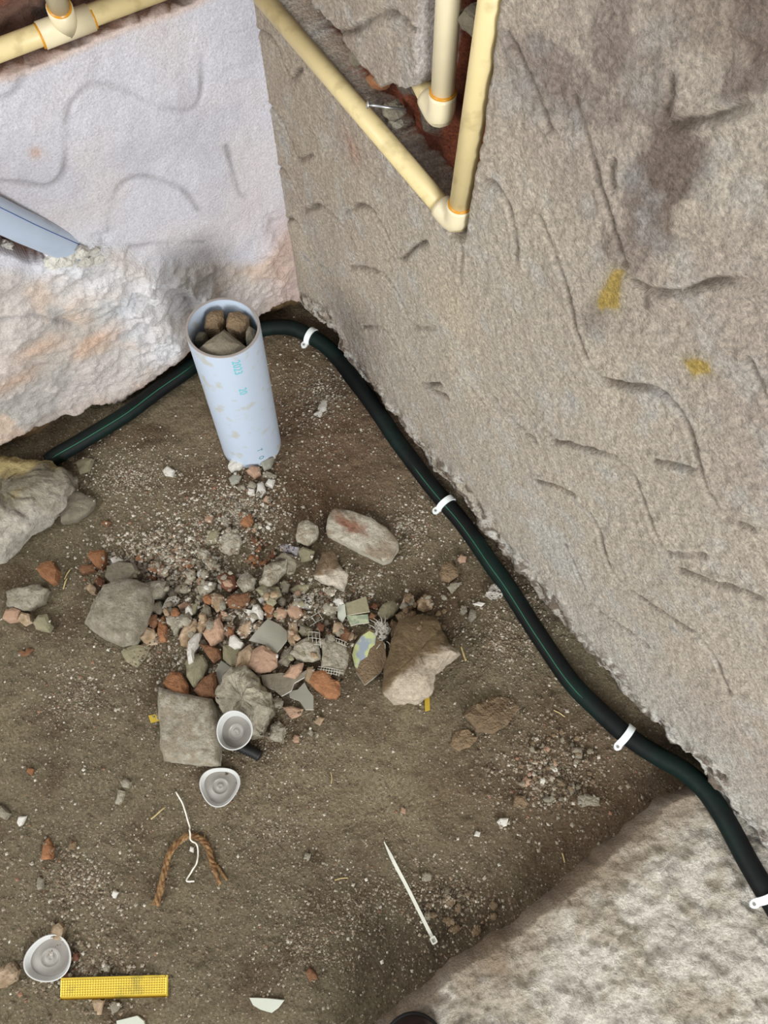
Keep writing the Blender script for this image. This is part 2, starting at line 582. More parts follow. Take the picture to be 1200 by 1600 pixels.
grooves_px = [
    [(385, 60), (400, 48), (425, 62), (440, 95), (452, 124), (470, 108)],
    [(398, 168), (420, 165), (440, 190), (458, 235), (466, 250), (488, 242)],
    [(420, 275), (438, 262), (455, 285), (470, 315), (478, 327), (500, 322)],
    [(440, 352), (458, 342), (475, 372), (492, 405), (515, 425)],
    [(478, 330), (500, 320), (530, 345), (555, 380)],
    [(540, 332), (562, 320), (582, 328), (600, 360), (618, 395), (628, 405), (650, 385), (668, 378)],
    [(550, 416), (572, 418), (600, 428), (620, 455), (640, 495), (655, 510), (690, 510)],
    [(568, 510), (600, 512), (620, 540), (640, 570), (660, 598), (690, 600)],
    [(752, 282), (775, 292), (795, 325), (805, 370), (808, 410)],
    [(795, 60), (820, 110), (845, 165), (858, 200)],
    [(842, 340), (862, 385), (885, 445), (900, 510), (918, 560), (945, 592), (985, 603), (1022, 606), (1055, 632), (1078, 672), (1092, 720), (1105, 765), (1135, 805), (1180, 825)],
    [(895, 150), (915, 215), (940, 290), (962, 360), (978, 410)],
    [(1048, 120), (1050, 150), (1040, 190), (1080, 190), (1120, 182), (1165, 165)],
    [(975, 425), (1010, 450), (1060, 455), (1110, 440), (1160, 437), (1210, 455)],
    [(865, 690), (905, 697), (960, 715), (990, 745), (1008, 790), (1028, 840), (1045, 862), (1100, 865)],
    [(918, 800), (935, 835), (948, 880), (965, 905), (995, 930), (1050, 965), (1090, 990), (1120, 1030), (1140, 1080)],
    [(835, 752), (865, 760), (895, 775)],
    [(932, 955), (970, 980), (1010, 1010)],
    [(1022, 720), (1055, 725), (1090, 733)],
    [(1060, 887), (1110, 905), (1150, 917), (1190, 935)],
    [(700, 560), (730, 600), (760, 640)], [(750, 590), (790, 650), (835, 690)],
    [(800, 610), (830, 650), (870, 690)], [(880, 850), (900, 890), (912, 920)],
    [(722, 385), (722, 410), (720, 440)], [(640, 560), (665, 600), (700, 620)],
    [(1170, 560), (1190, 600), (1215, 650)], [(960, 290), (955, 270), (960, 250)],
    [(500, 20), (530, 50), (560, 45), (590, 25), (620, 20), (650, 45)],
]
h *= (0.15 + 0.85 * sstep(0.0, 0.05, S_))
gm = np.zeros(S_.shape)
for g in grooves_px:
    P_ = [sz_right(x, y) for x, y in smooth_line(g, 4)]
    s0 = min(p[0] for p in P_) - 0.03; s1 = max(p[0] for p in P_) + 0.03
    z0 = min(p[1] for p in P_) - 0.03; z1 = max(p[1] for p in P_) + 0.03
    i0, i1 = np.searchsorted(gs, [s0, s1]); j0, j1 = np.searchsorted(gz, [z0, z1])
    if i1 <= i0 or j1 <= j0:
        continue
    sub = (slice(i0, i1), slice(j0, j1))
    d = dist_line(S_[sub], Z_[sub], P_)
    w = 0.0030 * (1 + 0.7 * vn(S_[sub], Z_[sub], 0.02, 120))
    gm[sub] = np.maximum(gm[sub], np.exp(-(d / w) ** 2) * np.clip(0.75 + 1.2 * vn(S_[sub], Z_[sub], 0.035, 121), 0.05, 1.2))
    h[sub] += np.exp(-((d - 0.0075) / 0.003) ** 2) * 0.0013
h -= gm * 0.0062
below = sstep(0.003, -0.004, Z_ - ez)
h = h * (1 - below) + below * (-0.030 + fbm(S_, Z_, 0.04, 3, 130) * 0.018)
cd = sdist(S_, Z_, CHASE) + fbm(S_, Z_, 0.02, 3, 131) * 0.004
ch = sstep(0.002, -0.003, cd)
h = h * (1 - ch) + ch * (-0.050 + fbm(S_, Z_, 0.03, 3, 133) * 0.016)
# ragged recess seen above the diagonal pipe is shallower (mortar)
lump = np.exp(-(dist_line(S_, Z_, PR([(480, 40), (540, 100), (575, 130), (620, 178), (625, 200)])) / 0.022) ** 2)
h += ch * lump * (0.012 + fbm(S_, Z_, 0.02, 3, 137) * 0.012)
c = np.zeros(S_.shape + (3,)) + lin((206, 194, 176))
c = mixc(c, (198, 184, 168), sstep(-0.15, 0.4, fbm(S_, Z_, 0.2, 4, 141)))
c = mixc(c, (218, 204, 182), sstep(0.0, 0.5, fbm(S_, Z_, 0.12, 4, 143)) * 0.6)
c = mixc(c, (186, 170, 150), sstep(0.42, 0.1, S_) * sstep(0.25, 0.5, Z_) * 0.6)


def blob(Sx, Zx, px, rs, rz, fn=PR):
    s, z = fn([px])[0]
    return np.exp(-(((Sx - s) / rs) ** 2 + ((Zx - z) / rz) ** 2))


nz = fbm(S_, Z_, 0.03, 4, 145)
for (px, rs, rz, w, col) in [((1045, 250), .03, .05, .9, (132, 116, 104)), ((1020, 330), .03, .035, .8, (136, 120, 108)), ((975, 385), .035, .025, .6, (146, 130, 118)),
                             ((840, 110), .05, .03, .55, (146, 130, 120)), ((900, 140), .06, .025, .55, (150, 134, 124)), ((950, 60), .02, .05, .6, (142, 126, 116)),
                             ((1000, 130), .05, .03, .5, (148, 132, 120)), ((1150, 130), .015, .015, .7, (128, 112, 102)), ((1190, 20), .03, .03, .7, (120, 104, 94)), ((1110, 20), .06, .03, .5, (146, 128, 112)),
                             ((930, 490), .02, .03, .5, (140, 128, 116)), ((1195, 100), .012, .025, .7, (126, 110, 100)), ((1015, 470), .008, .012, .7, (130, 116, 104))]:
    m_ = blob(S_, Z_, px, rs, rz)
    c = mixc(c, col, sstep(0.25, 0.6, m_ + nz * 0.5) * w)
c = mixc(c, (222, 206, 176), blob(S_, Z_, (700, 470), .06, .06) * 0.5)
c = mixc(c, (222, 224, 220), sstep(0.0, 0.9, blob(S_, Z_, (870, 860), .08, .06) + nz * 1.2) * 0.4)
c = mixc(c, (212, 210, 200), sstep(0.45, 1.2, S_) * sstep(0.35, 0.0, Z_) * 0.7)
c = mixc(c, (190, 148, 126), blob(S_, Z_, (552, 232), .02, .02) * 0.6)
for px, pts in [(0, [(975, 418), (962, 420), (948, 440), (936, 470), (940, 482), (965, 478), (970, 450)]), (1, [(1075, 565), (1090, 560), (1112, 562), (1112, 580), (1085, 582)])]:
    q = sdist(S_, Z_, PR(pts)) + nz * 0.006
    c = mixc(c, (196, 158, 44), sstep(0.003, -0.002, q) * 0.85)
    c = mixc(c, (196, 180, 120), sstep(0.012, 0.0, q) * 0.3)
c = mixc(c, (132, 118, 104), np.clip(gm, 0, 1) * 0.8)  # groove shading painted into the plaster colour, darkest along each groove
c = mixc(c, (228, 224, 214), rough_band * sstep(-0.1, 0.15, fbm(S_, Z_, 0.02, 4, 147, .65)) * 0.85)
c = mixc(c, (112, 94, 76), rough_band * sstep(0.0, 0.18, fbm(S_, Z_, 0.016, 4, 149, .7)) * 0.85)
c = mixc(c, (112, 92, 70), below)
chc = np.zeros_like(c) + lin((142, 80, 56))
chc = mixc(chc, (104, 58, 42), sstep(-0.2, 0.3, fbm(S_, Z_, 0.04, 4, 151)))
chc = mixc(chc, (126, 114, 102), sstep(0.25, 0.6, lump + fbm(S_, Z_, 0.03, 3, 153) * 0.5))
top_m = PR([(760, 50)])[0][1]
chc = mixc(chc, (134, 128, 112), sstep(-0.01, 0.02, Z_ - top_m + fbm(S_, Z_, 0.02, 3, 155) * 0.02) * sstep(0.0, 1.0, blob(S_, Z_, (750, -20), .06, .2) * 2))
chm = sstep(-0.001, -0.005, cd)
c = c * (1 - chm[..., None]) + chc * chm[..., None]
c = mixc(c, (232, 222, 216), sstep(0.005, 0.001, np.abs(cd + 0.001)) * sstep(0.6, 1.0, blob(S_, Z_, (656, 40), .014, .14) * 2))
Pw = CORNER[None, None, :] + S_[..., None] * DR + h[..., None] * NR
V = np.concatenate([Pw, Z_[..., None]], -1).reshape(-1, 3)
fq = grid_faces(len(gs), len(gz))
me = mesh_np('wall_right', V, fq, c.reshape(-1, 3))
wall_right = link('wall_right', me, M['wall_r'], kind='structure')

# ---------------------------------------------------------------- left wall
CH_L = PL([(-120, 160), (0, 118), (60, 95), (130, 66), (200, 35), (270, 15), (330, -12), (400, -40), (520, -420), (-300, -420)])
CH_L[-2] = (CH_L[-3][0], CH_L[-3][1] + 0.10)
CH_L[-1] = (CH_L[0][0], CH_L[-3][1] + 0.16)
HOLE_L = PL([(-60, 350), (0, 360), (40, 372), (66, 392), (72, 408), (50, 412), (25, 402), (0, 397), (-60, 372)])
edge_l = PL([(-80, 732), (0, 690), (60, 668), (100, 652), (150, 632), (190, 622), (235, 590), (290, 548), (330, 520), (400, 500), (425, 478), (452, 470), (480, 474)])
edge_l.sort()
gs = grid_axis(0.0, 0.86, 0.0028, -0.1, 2.0, 0.06)
gz = grid_axis(-0.06, 0.84, 0.0028, -0.06, 2.3, 0.06)
S_, Z_ = np.meshgrid(gs, gz, indexing='ij')
ez = np.interp(S_, [e[0] for e in edge_l], [e[1] for e in edge_l])
ez = np.clip(ez, 0.01, 0.14) + fbm(S_, Z_, 0.03, 3, 201) * 0.012
h = fbm(S_, Z_, 0.3, 2, 203) * 0.007 + fbm(S_, Z_, 0.05, 3, 205) * 0.0022 + fbm(S_, Z_, 0.012, 2, 207) * 0.0012
lower = PL([(-60, 395), (70, 415), (130, 385), (170, 392), (240, 410), (330, 400), (400, 405), (450, 350), (500, 420), (480, 900), (-60, 900)])
ld = sdist(S_, Z_, lower) + fbm(S_, Z_, 0.06, 3, 209) * 0.03
low = sstep(0.01, -0.02, ld)
mort = np.clip(sum(blob(S_, Z_, q, a, b, PL) for q, a, b in [((110, 400), .06, .03), ((150, 430), .06, .04), ((230, 450), .06, .05), ((210, 500), .05, .06), ((260, 540), .05, .05), ((300, 470), .05, .05)]), 0, 1.2)
h += low * (0.008 + fbm(S_, Z_, 0.07, 3, 211) * 0.012 + fbm(S_, Z_, 0.012, 3, 212, .7) * 0.004)
h += mort * (0.010 + fbm(S_, Z_, 0.03, 5, 213, 0.6) * 0.017)
h -= 0.02 * sstep(0.3, 0.9, blob(S_, Z_, (285, 480), .035, .06, PL) + fbm(S_, Z_, 0.04, 2, 214) * .4)
near_c = sstep(0.10, 0.0, S_) * sstep(0.36, 0.2, Z_)
h += near_c * fbm(S_, Z_, 0.03, 4, 215, 0.6) * 0.022
h *= (0.2 + 0.8 * sstep(0.0, 0.04, S_))
gm = np.zeros(S_.shape)
for g in [[(0, 283), (30, 285), (75, 290), (98, 270), (103, 235), (103, 195), (112, 160), (135, 135), (160, 131), (195, 142), (235, 160), (275, 172), (305, 168), (315, 140), (316, 90)],
          [(170, 360), (172, 330), (182, 300), (200, 283), (225, 277), (260, 285), (290, 300), (312, 330)],
          [(0, 152), (20, 145), (38, 120)], [(0, 498), (25, 490), (60, 490), (110, 505)], [(205, 388), (250, 382), (320, 380)], [(355, 230), (375, 300), (385, 310)]]:
    P_ = [sz_left(x, y) for x, y in smooth_line(g, 4)]
    d = dist_line(S_, Z_, P_)
    gm = np.maximum(gm, np.exp(-(d / (0.0042 * (1 + .6 * vn(S_, Z_, 0.02, 240)))) ** 2) * np.clip(0.6 + 1.0 * vn(S_, Z_, 0.04, 241), .1, 1))
h -= gm * 0.0030
below = sstep(0.003, -0.004, Z_ - ez)
h = h * (1 - below) + below * (-0.024 + fbm(S_, Z_, 0.035, 3, 217) * 0.024)
cd = sdist(S_, Z_, CH_L) + fbm(S_, Z_, 0.02, 3, 219) * 0.003
ch = sstep(0.002, -0.003, cd)
h = h * (1 - ch) + ch * (-0.055 + fbm(S_, Z_, 0.03, 3, 221) * 0.014)
hd = sdist(S_, Z_, HOLE_L) + fbm(S_, Z_, 0.02, 3, 223) * 0.004
hm = sstep(0.002, -0.003, hd)
h = h * (1 - hm) + hm * (-0.045)
c = np.zeros(S_.shape + (3,)) + lin((214, 212, 218))
c = mixc(c, (202, 200, 207), sstep(-0.2, 0.4, fbm(S_, Z_, 0.1, 4, 225)))
c = mixc(c, (222, 210, 206), sstep(0.1, 0.5, fbm(S_, Z_, 0.16, 3, 227)) * 0.5)
lc = np.zeros_like(c) + lin((206, 197, 190))
lc = mixc(lc, (214, 188, 164), sstep(0.0, 0.35, fbm(S_, Z_, 0.1, 4, 229)) * 0.7)
lc = mixc(lc, (186, 181, 174), sstep(0.1, 0.4, fbm(S_, Z_, 0.08, 4, 231)))
c = c * (1 - low[..., None]) + lc * low[..., None]
c = mixc(c, (222, 223, 226), np.clip(mort, 0, 1) * 0.8)
c = mixc(c, (218, 180, 152), sum(blob(S_, Z_, q, .05, .02, PL) for q in [(60, 540), (150, 525), (20, 590)]) * 0.6)
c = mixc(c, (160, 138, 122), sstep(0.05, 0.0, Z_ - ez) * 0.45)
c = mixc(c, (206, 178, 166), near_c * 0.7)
c = mixc(c, (216, 192, 178), sstep(0.014, 0.004, cd) * 0.8)
c = mixc(c, (205, 170, 150), blob(S_, Z_, (55, 237), .008, .008, PL) * 0.8)
c = mixc(c, (138, 132, 134), np.clip(gm, 0, 1) * 0.6)
c = mixc(c, (112, 90, 62), below)
chc = np.zeros_like(c) + lin((120, 92, 78))
chc = mixc(chc, (146, 78, 56), sstep(0.03, 0.05, Z_ - PL([(60, 95)])[0][1]) * sstep(-0.3, 0.1, fbm(S_, Z_, 0.05, 3, 233)))
chc = mixc(chc, (96, 80, 72), sstep(0.1, 0.3, fbm(S_, Z_, 0.04, 3, 235)))
chm = np.maximum(sstep(0.004, 0.001, cd), sstep(0.002, -0.001, hd))
c = c * (1 - chm[..., None]) + chc * chm[..., None]
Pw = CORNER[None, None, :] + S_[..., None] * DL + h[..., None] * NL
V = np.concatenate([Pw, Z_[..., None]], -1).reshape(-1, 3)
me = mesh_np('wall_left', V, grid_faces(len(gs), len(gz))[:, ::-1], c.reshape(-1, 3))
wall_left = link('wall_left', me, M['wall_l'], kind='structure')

# ---------------------------------------------------------------- resting heights (what already lies where)
RX0, RY0, RS = -0.95, -0.45, 0.0022
RN, RMY = int(1.75 / RS), int(1.65 / RS)
_rx = RX0 + (np.arange(RN) + .5) * RS
_ry = RY0 + (np.arange(RMY) + .5) * RS
RXX, RYY = np.meshgrid(_rx, _ry, indexing='ij')
REST = ground(RXX, RYY)
GROUND0 = REST.copy()


def cells(poly):
    P_ = np.array(poly)
    i0 = max(int((P_[:, 0].min() - RX0) / RS), 0); i1 = min(int((P_[:, 0].max() - RX0) / RS) + 1, RN)
    j0 = max(int((P_[:, 1].min() - RY0) / RS), 0); j1 = min(int((P_[:, 1].max() - RY0) / RS) + 1, RMY)
    sub = (slice(i0, max(i1, i0 + 1)), slice(j0, max(j1, j0 + 1)))
    m = inside(RXX[sub], RYY[sub], poly)
    return sub, m


def rest_of(poly, q=60):
    sub, m = cells(poly)
    v = REST[sub][m]
    if len(v) == 0:
        c = np.mean(np.array(poly), 0)
        return float(ground(c[0], c[1]))
    return float(np.percentile(v, q))


def occupy(poly, top):
    sub, m = cells(poly)
    a = REST[sub]
    a[m] = np.maximum(a[m], top)


def px_poly(px, z):
    return [tuple(at(x, y, z)[:2]) for x, y in px]


# ---------------------------------------------------------------- stones
def fract(p, s, o=4):
    v = 0; a = 1
    for _ in range(o):
        v += a * mnoise.noise(Vector(p) * s)
        s *= 2.1; a *= 0.5
    return v


def stone_mesh(poly, h, seed, n=14, rings=3, rough=0.06, tilt=0.15, plateau=0.55, sink=0.3):
    """poly: outline in metres around its own centre; a chunk whose waist follows the outline"""
    rnd = random.Random(seed)
    P_ = [np.array(p, float) for p in poly]
    per = [np.linalg.norm(P_[(i + 1) % len(P_)] - P_[i]) for i in range(len(P_))]
    tot = sum(per)
    out = []
    for i in range(len(P_)):
        k = max(1, int(round(n * per[i] / tot)))
        for j in range(k):
            out.append(P_[i] + (P_[(i + 1) % len(P_)] - P_[i]) * j / k)
    cen = sum(out) / len(out)
    size = tot / 4
    prof = []
    for k in range(rings + 1):
        t = k / rings
        if t < 0.5:
            prof.append((1 - 0.05 * (1 - t * 2) ** 2, h * (t * 2) * (1 - .28)))
        else:
            u = (t - 0.5) * 2
            prof.append((1 - (1 - plateau) * u ** 1.5, h * (.72 + .28 * u ** 0.7)))
    prof = [(0.86, -h * sink)] + prof
    tx, ty = (rnd.random() - .5) * tilt * 2, (rnd.random() - .5) * tilt * 2
    V = []
    o = Vector((rnd.random() * 50, rnd.random() * 50, rnd.random() * 50))
    inner = 2 if n > 20 else 1

    def disp(p, zf):
        q = Vector((p[0], p[1], p[2])) / size * 1.0 + o
        d = np.array([fract(q, 1.7, 2), fract(q + Vector((9, 3, 1)), 1.7, 2), fract(q + Vector((1, 7, 5)), 1.7, 2) * 0.8]) * size * rough
        if n > 20:
            d = d + np.array([fract(q, 6, 3), fract(q + Vector((4, 4, 4)), 6, 3), fract(q + Vector((8, 1, 2)), 6, 3)]) * size * rough * 0.6
            if n >= 60 and rough > 0.045:
                d = d + np.array([fract(q, 17, 3), fract(q + Vector((2, 4, 6)), 17, 3), fract(q + Vector((8, 5, 2)), 17, 3) * 1.4]) * size * rough * 0.28
        return p + d

    for s, z in prof:
        for p in out:
            x, y = cen + (p - cen) * s
            zz = z + (x * tx + y * ty) * max(z, 0) / h
            V.append(disp(np.array([x, y, zz]), z / h))
    m = len(out)
    s_last, z_last = prof[-1]
    for k in range(inner):
        s = s_last * (1 - (k + 1) / (inner + 1))
        for p in out:
            x, y = cen + (p - cen) * s
            V.append(disp(np.array([x, y, z_last * 1.02 + (x * tx + y * ty)]), 1))
    V.append(disp(np.array([cen[0], cen[1], z_last * 1.03 + cen[0] * tx + cen[1] * ty]), 1))
    R_ = len(prof) + inner
    F = []
    for i in range(R_ - 1):
        for k in range(m):
            k2 = (k + 1) % m
            a, b, c_, d = i * m + k, i * m + k2, (i + 1) * m + k2, (i + 1) * m + k
            if n <= 20:
                F.append((a, b, c_)); F.append((a, c_, d))
            else:
                F.append((a, b, c_, d))
    T = len(V) - 1
    for k in range(m):
        F.append(((R_ - 1) * m + k, (R_ - 1) * m + (k + 1) % m, T))
    F.append(tuple(reversed(range(m))))
    # outline given clockwise or not: make normals point out
    area_ = sum(out[i][0] * out[(i + 1) % m][1] - out[(i + 1) % m][0] * out[i][1] for i in range(m))
    if area_ < 0:
        F = [tuple(reversed(f)) for f in F]
    return V, F


SEED = [100]
STONES = []   # (pixel centre, object) for landmarks


def put_stone(px, h, m, name, label, cat='stone', group=None, detail=14, rough=0.06, q=55, smooth=False, tilt=0.15, plateau=0.55, color=None, sink=0.3, rings=3, **kw):
    SEED[0] += 1
    cx = sum(p[0] for p in px) / len(px); cy = sum(p[1] for p in px) / len(px)
    z = 0.01
    for _ in range(2):
        poly = px_poly(px, z + h * 0.5)
        z = rest_of(poly, q) - h * 0.12
    cpt = np.mean(np.array(poly), 0)
    V, F = stone_mesh([(p[0] - cpt[0], p[1] - cpt[1]) for p in poly], h, SEED[0], detail, rings, rough, tilt, plateau, sink)
    occupy(poly, z + h * 0.8)
    me = bpy.data.meshes.new(name)
    me.from_pydata([tuple(v) for v in V], [], F)
    me.update()
    for p in me.polygons:
        p.use_smooth = smooth
    if color is not None:
        a = me.color_attributes.new('Col', 'FLOAT_COLOR', 'POINT')
        cc = color(np.array(V), h)
        buf = np.ones((len(V), 4), np.float32); buf[:, :3] = cc
        a.data.foreach_set('color', buf.ravel())
    o = link(name, me, M[m], None, label=label, category=cat, group=group)
    o.location = (cpt[0], cpt[1], z)
    return o


def ell(cx, cy, w, h, ang=0, n=7, seed=0, jit=0.22):
    r = random.Random(seed * 77 + int(cx * 13 + cy * 7))
    out = []
    a = math.radians(ang)
    for k in range(n):
        t = 2 * math.pi * (k + r.uniform(-.25, .25)) / n
        rr = 1 + r.uniform(-jit, jit * 0.6)
        x, y = math.cos(t) * w / 2 * rr, math.sin(t) * h / 2 * rr
        out.append((cx + x * math.cos(a) - y * math.sin(a), cy + x * math.sin(a) + y * math.cos(a)))
    return out


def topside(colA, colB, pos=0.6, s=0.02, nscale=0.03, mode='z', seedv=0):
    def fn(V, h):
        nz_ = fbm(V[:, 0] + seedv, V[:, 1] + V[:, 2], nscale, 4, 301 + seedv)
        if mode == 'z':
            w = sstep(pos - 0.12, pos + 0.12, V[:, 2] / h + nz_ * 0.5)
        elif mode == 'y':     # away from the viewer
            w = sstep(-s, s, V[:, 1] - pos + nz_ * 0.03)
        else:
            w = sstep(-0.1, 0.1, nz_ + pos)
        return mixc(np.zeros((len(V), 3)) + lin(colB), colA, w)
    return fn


def col_boulder(V, h):
    nz_ = fbm(V[:, 0], V[:, 1] + V[:, 2], 0.03, 4, 311)
    c_ = np.zeros((len(V), 3)) + lin((158, 150, 134))
    # yellowed porous crust on the far side, grey middle, pale broken near face
    t = V[:, 1] - V[:, 0] * 0.55
    c_ = mixc(c_, (122, 115, 98), sstep(-0.035, -0.015, t + nz_ * 0.05))
    c_ = mixc(c_, (164, 148, 104), sstep(0.0, 0.02, t + nz_ * 0.06) * sstep(0.0, 0.3, V[:, 2] / h))
    c_ = mixc(c_, (176, 170, 156), sstep(-0.045, -0.07, t + nz_ * 0.03))
    return c_


def col_big_right(V, h):
    nz_ = fbm(V[:, 0], V[:, 1] + V[:, 2], 0.03, 4, 317)
    c_ = np.zeros((len(V), 3)) + lin((184, 170, 150))
    c_ = mixc(c_, (114, 97, 72), sstep(0.0, 0.008, V[:, 1] * 0.8 - V[:, 0] * 0.6 + 0.018 + nz_ * 0.02))
    return c_


def col_halfbrick(V, h):
    nz_ = fbm(V[:, 0], V[:, 1], 0.02, 4, 319)
    c_ = np.zeros((len(V), 3)) + lin((186, 178, 160))
    c_ = mixc(c_, (148, 134, 114), sstep(0.0, 0.2, nz_) * sstep(.6, .9, V[:, 2] / h))
    rd = 0.9 * np.exp(-((V[:, 0] + 0.008) / 0.034) ** 2 - ((V[:, 1] - 0.006 + V[:, 0] * .35) / 0.014) ** 2)
    c_ = mixc(c_, (142, 104, 84), sstep(0.35, 0.6, rd + nz_ * 0.5) * sstep(.55, .8, V[:, 2] / h))
    rd = np.exp(-((V[:, 0] - 0.035) / 0.010) ** 2 - ((V[:, 1] + 0.012) / 0.008) ** 2)
    c_ = mixc(c_, (140, 104, 84), sstep(0.4, 0.7, rd + nz_ * 0.4) * sstep(.55, .8, V[:, 2] / h))
    return c_


# ---- large blocks, each described by hand
put_stone([(-60, 735), (0, 714), (30, 713), (60, 722), (85, 720), (112, 742), (115, 768), (92, 795), (62, 822), (25, 850), (5, 866), (-60, 880)], 0.075, 'boulder', 'mortar_boulder',
          'big rough mortar boulder with a yellowish porous crust, under the green-striped hose end', detail=90, rings=14, rough=0.075, smooth=True, color=col_boulder, plateau=0.45, q=40)
put_stone([(97, 785), (104, 772), (122, 768), (140, 774), (152, 780), (143, 800), (120, 812), (97, 818)], 0.022, 'cement_dark', 'mortar_lump', 'rough brownish mortar lump at the foot of the yellow-crusted boulder', detail=40, rings=6, smooth=True, rough=.08)
put_stone([(118, 722), (132, 715), (146, 718), (140, 735), (125, 740)], 0.015, 'olive', 'stone', 'flat greyish stone between the hose end and the yellow-crusted boulder')
put_stone([(8, 950), (10, 925), (35, 917), (60, 916), (80, 922), (70, 940), (50, 950), (35, 955), (20, 948)], 0.026, 'cement', 'rubble_block', 'grey knobbly mortar slab lying by itself near the orange brick chip', detail=40, rings=6, smooth=True, rough=.09)
put_stone([(57, 890), (66, 880), (84, 877), (93, 892), (90, 910), (80, 914), (68, 904)], 0.022, 'orange', 'brick_chip', 'orange brick chip above the grey knobbly mortar slab', 'brick piece')
put_stone([(5, 968), (10, 955), (22, 950), (34, 955), (30, 970), (15, 973)], 0.018, 'pink', 'stone', 'pinkish stone tucked under the grey knobbly mortar slab')
put_stone([(28, 968), (36, 957), (48, 960), (50, 972), (38, 978)], 0.016, 'tan', 'stone', 'small brown stone right beside the pinkish stone under the mortar slab')
put_stone([(53, 975), (62, 962), (76, 960), (82, 978), (78, 988), (58, 984)], 0.024, 'olive', 'stone', 'square olive-tan stone below the grey knobbly mortar slab')
# left of heap
put_stone([(137, 870), (142, 862), (165, 860), (166, 880), (160, 890), (150, 886)], 0.022, 'orange', 'brick_chip', 'upper triangular orange brick chip left of the white chip', 'brick piece')
put_stone([(120, 888), (130, 882), (148, 884), (152, 893), (130, 898)], 0.014, 'brick', 'brick_chip', 'flat orange-brown brick chip under the triangular orange one', 'brick piece')
put_stone([(133, 918), (142, 910), (152, 920), (150, 930), (142, 928)], 0.014, 'tan', 'stone', 'yellowish tan stone at the upper left tip of the big smooth grey block')
put_stone([(148, 908), (156, 900), (166, 908), (165, 918), (155, 918)], 0.016, 'brick_dark', 'brick_chip', 'dark red-brown brick crumb touching the big smooth grey block', 'brick piece')
put_stone([(190, 1018), (208, 1007), (237, 1008), (225, 1030), (214, 1044), (198, 1034)], 0.012, 'olive', 'stone', 'flat triangular olive stone just below the big smooth grey block', tilt=.05)
put_stone([(168, 918), (190, 907), (215, 908), (235, 916), (238, 948), (228, 985), (212, 1008), (188, 1012), (160, 998), (140, 978), (150, 950)], 0.062, 'cement', 'concrete_block',
          'big smooth grey concrete lump at the heap edge', detail=60, rings=10, rough=0.035, smooth=True, plateau=0.72, q=30)
put_stone([(166, 905), (168, 886), (188, 879), (215, 884), (222, 898), (206, 915), (180, 915)], 0.034, 'cement_dark', 'stone', 'flat dark stone slab leaning on top of the big smooth grey lump', detail=28, rough=.04, plateau=.8)
put_stone([(222, 915), (238, 910), (262, 910), (264, 922), (256, 935), (240, 938), (228, 934)], 0.03, 'cement', 'stone', 'rough grey stone wedged beside the dark slab, above the vesicular stone', detail=24)
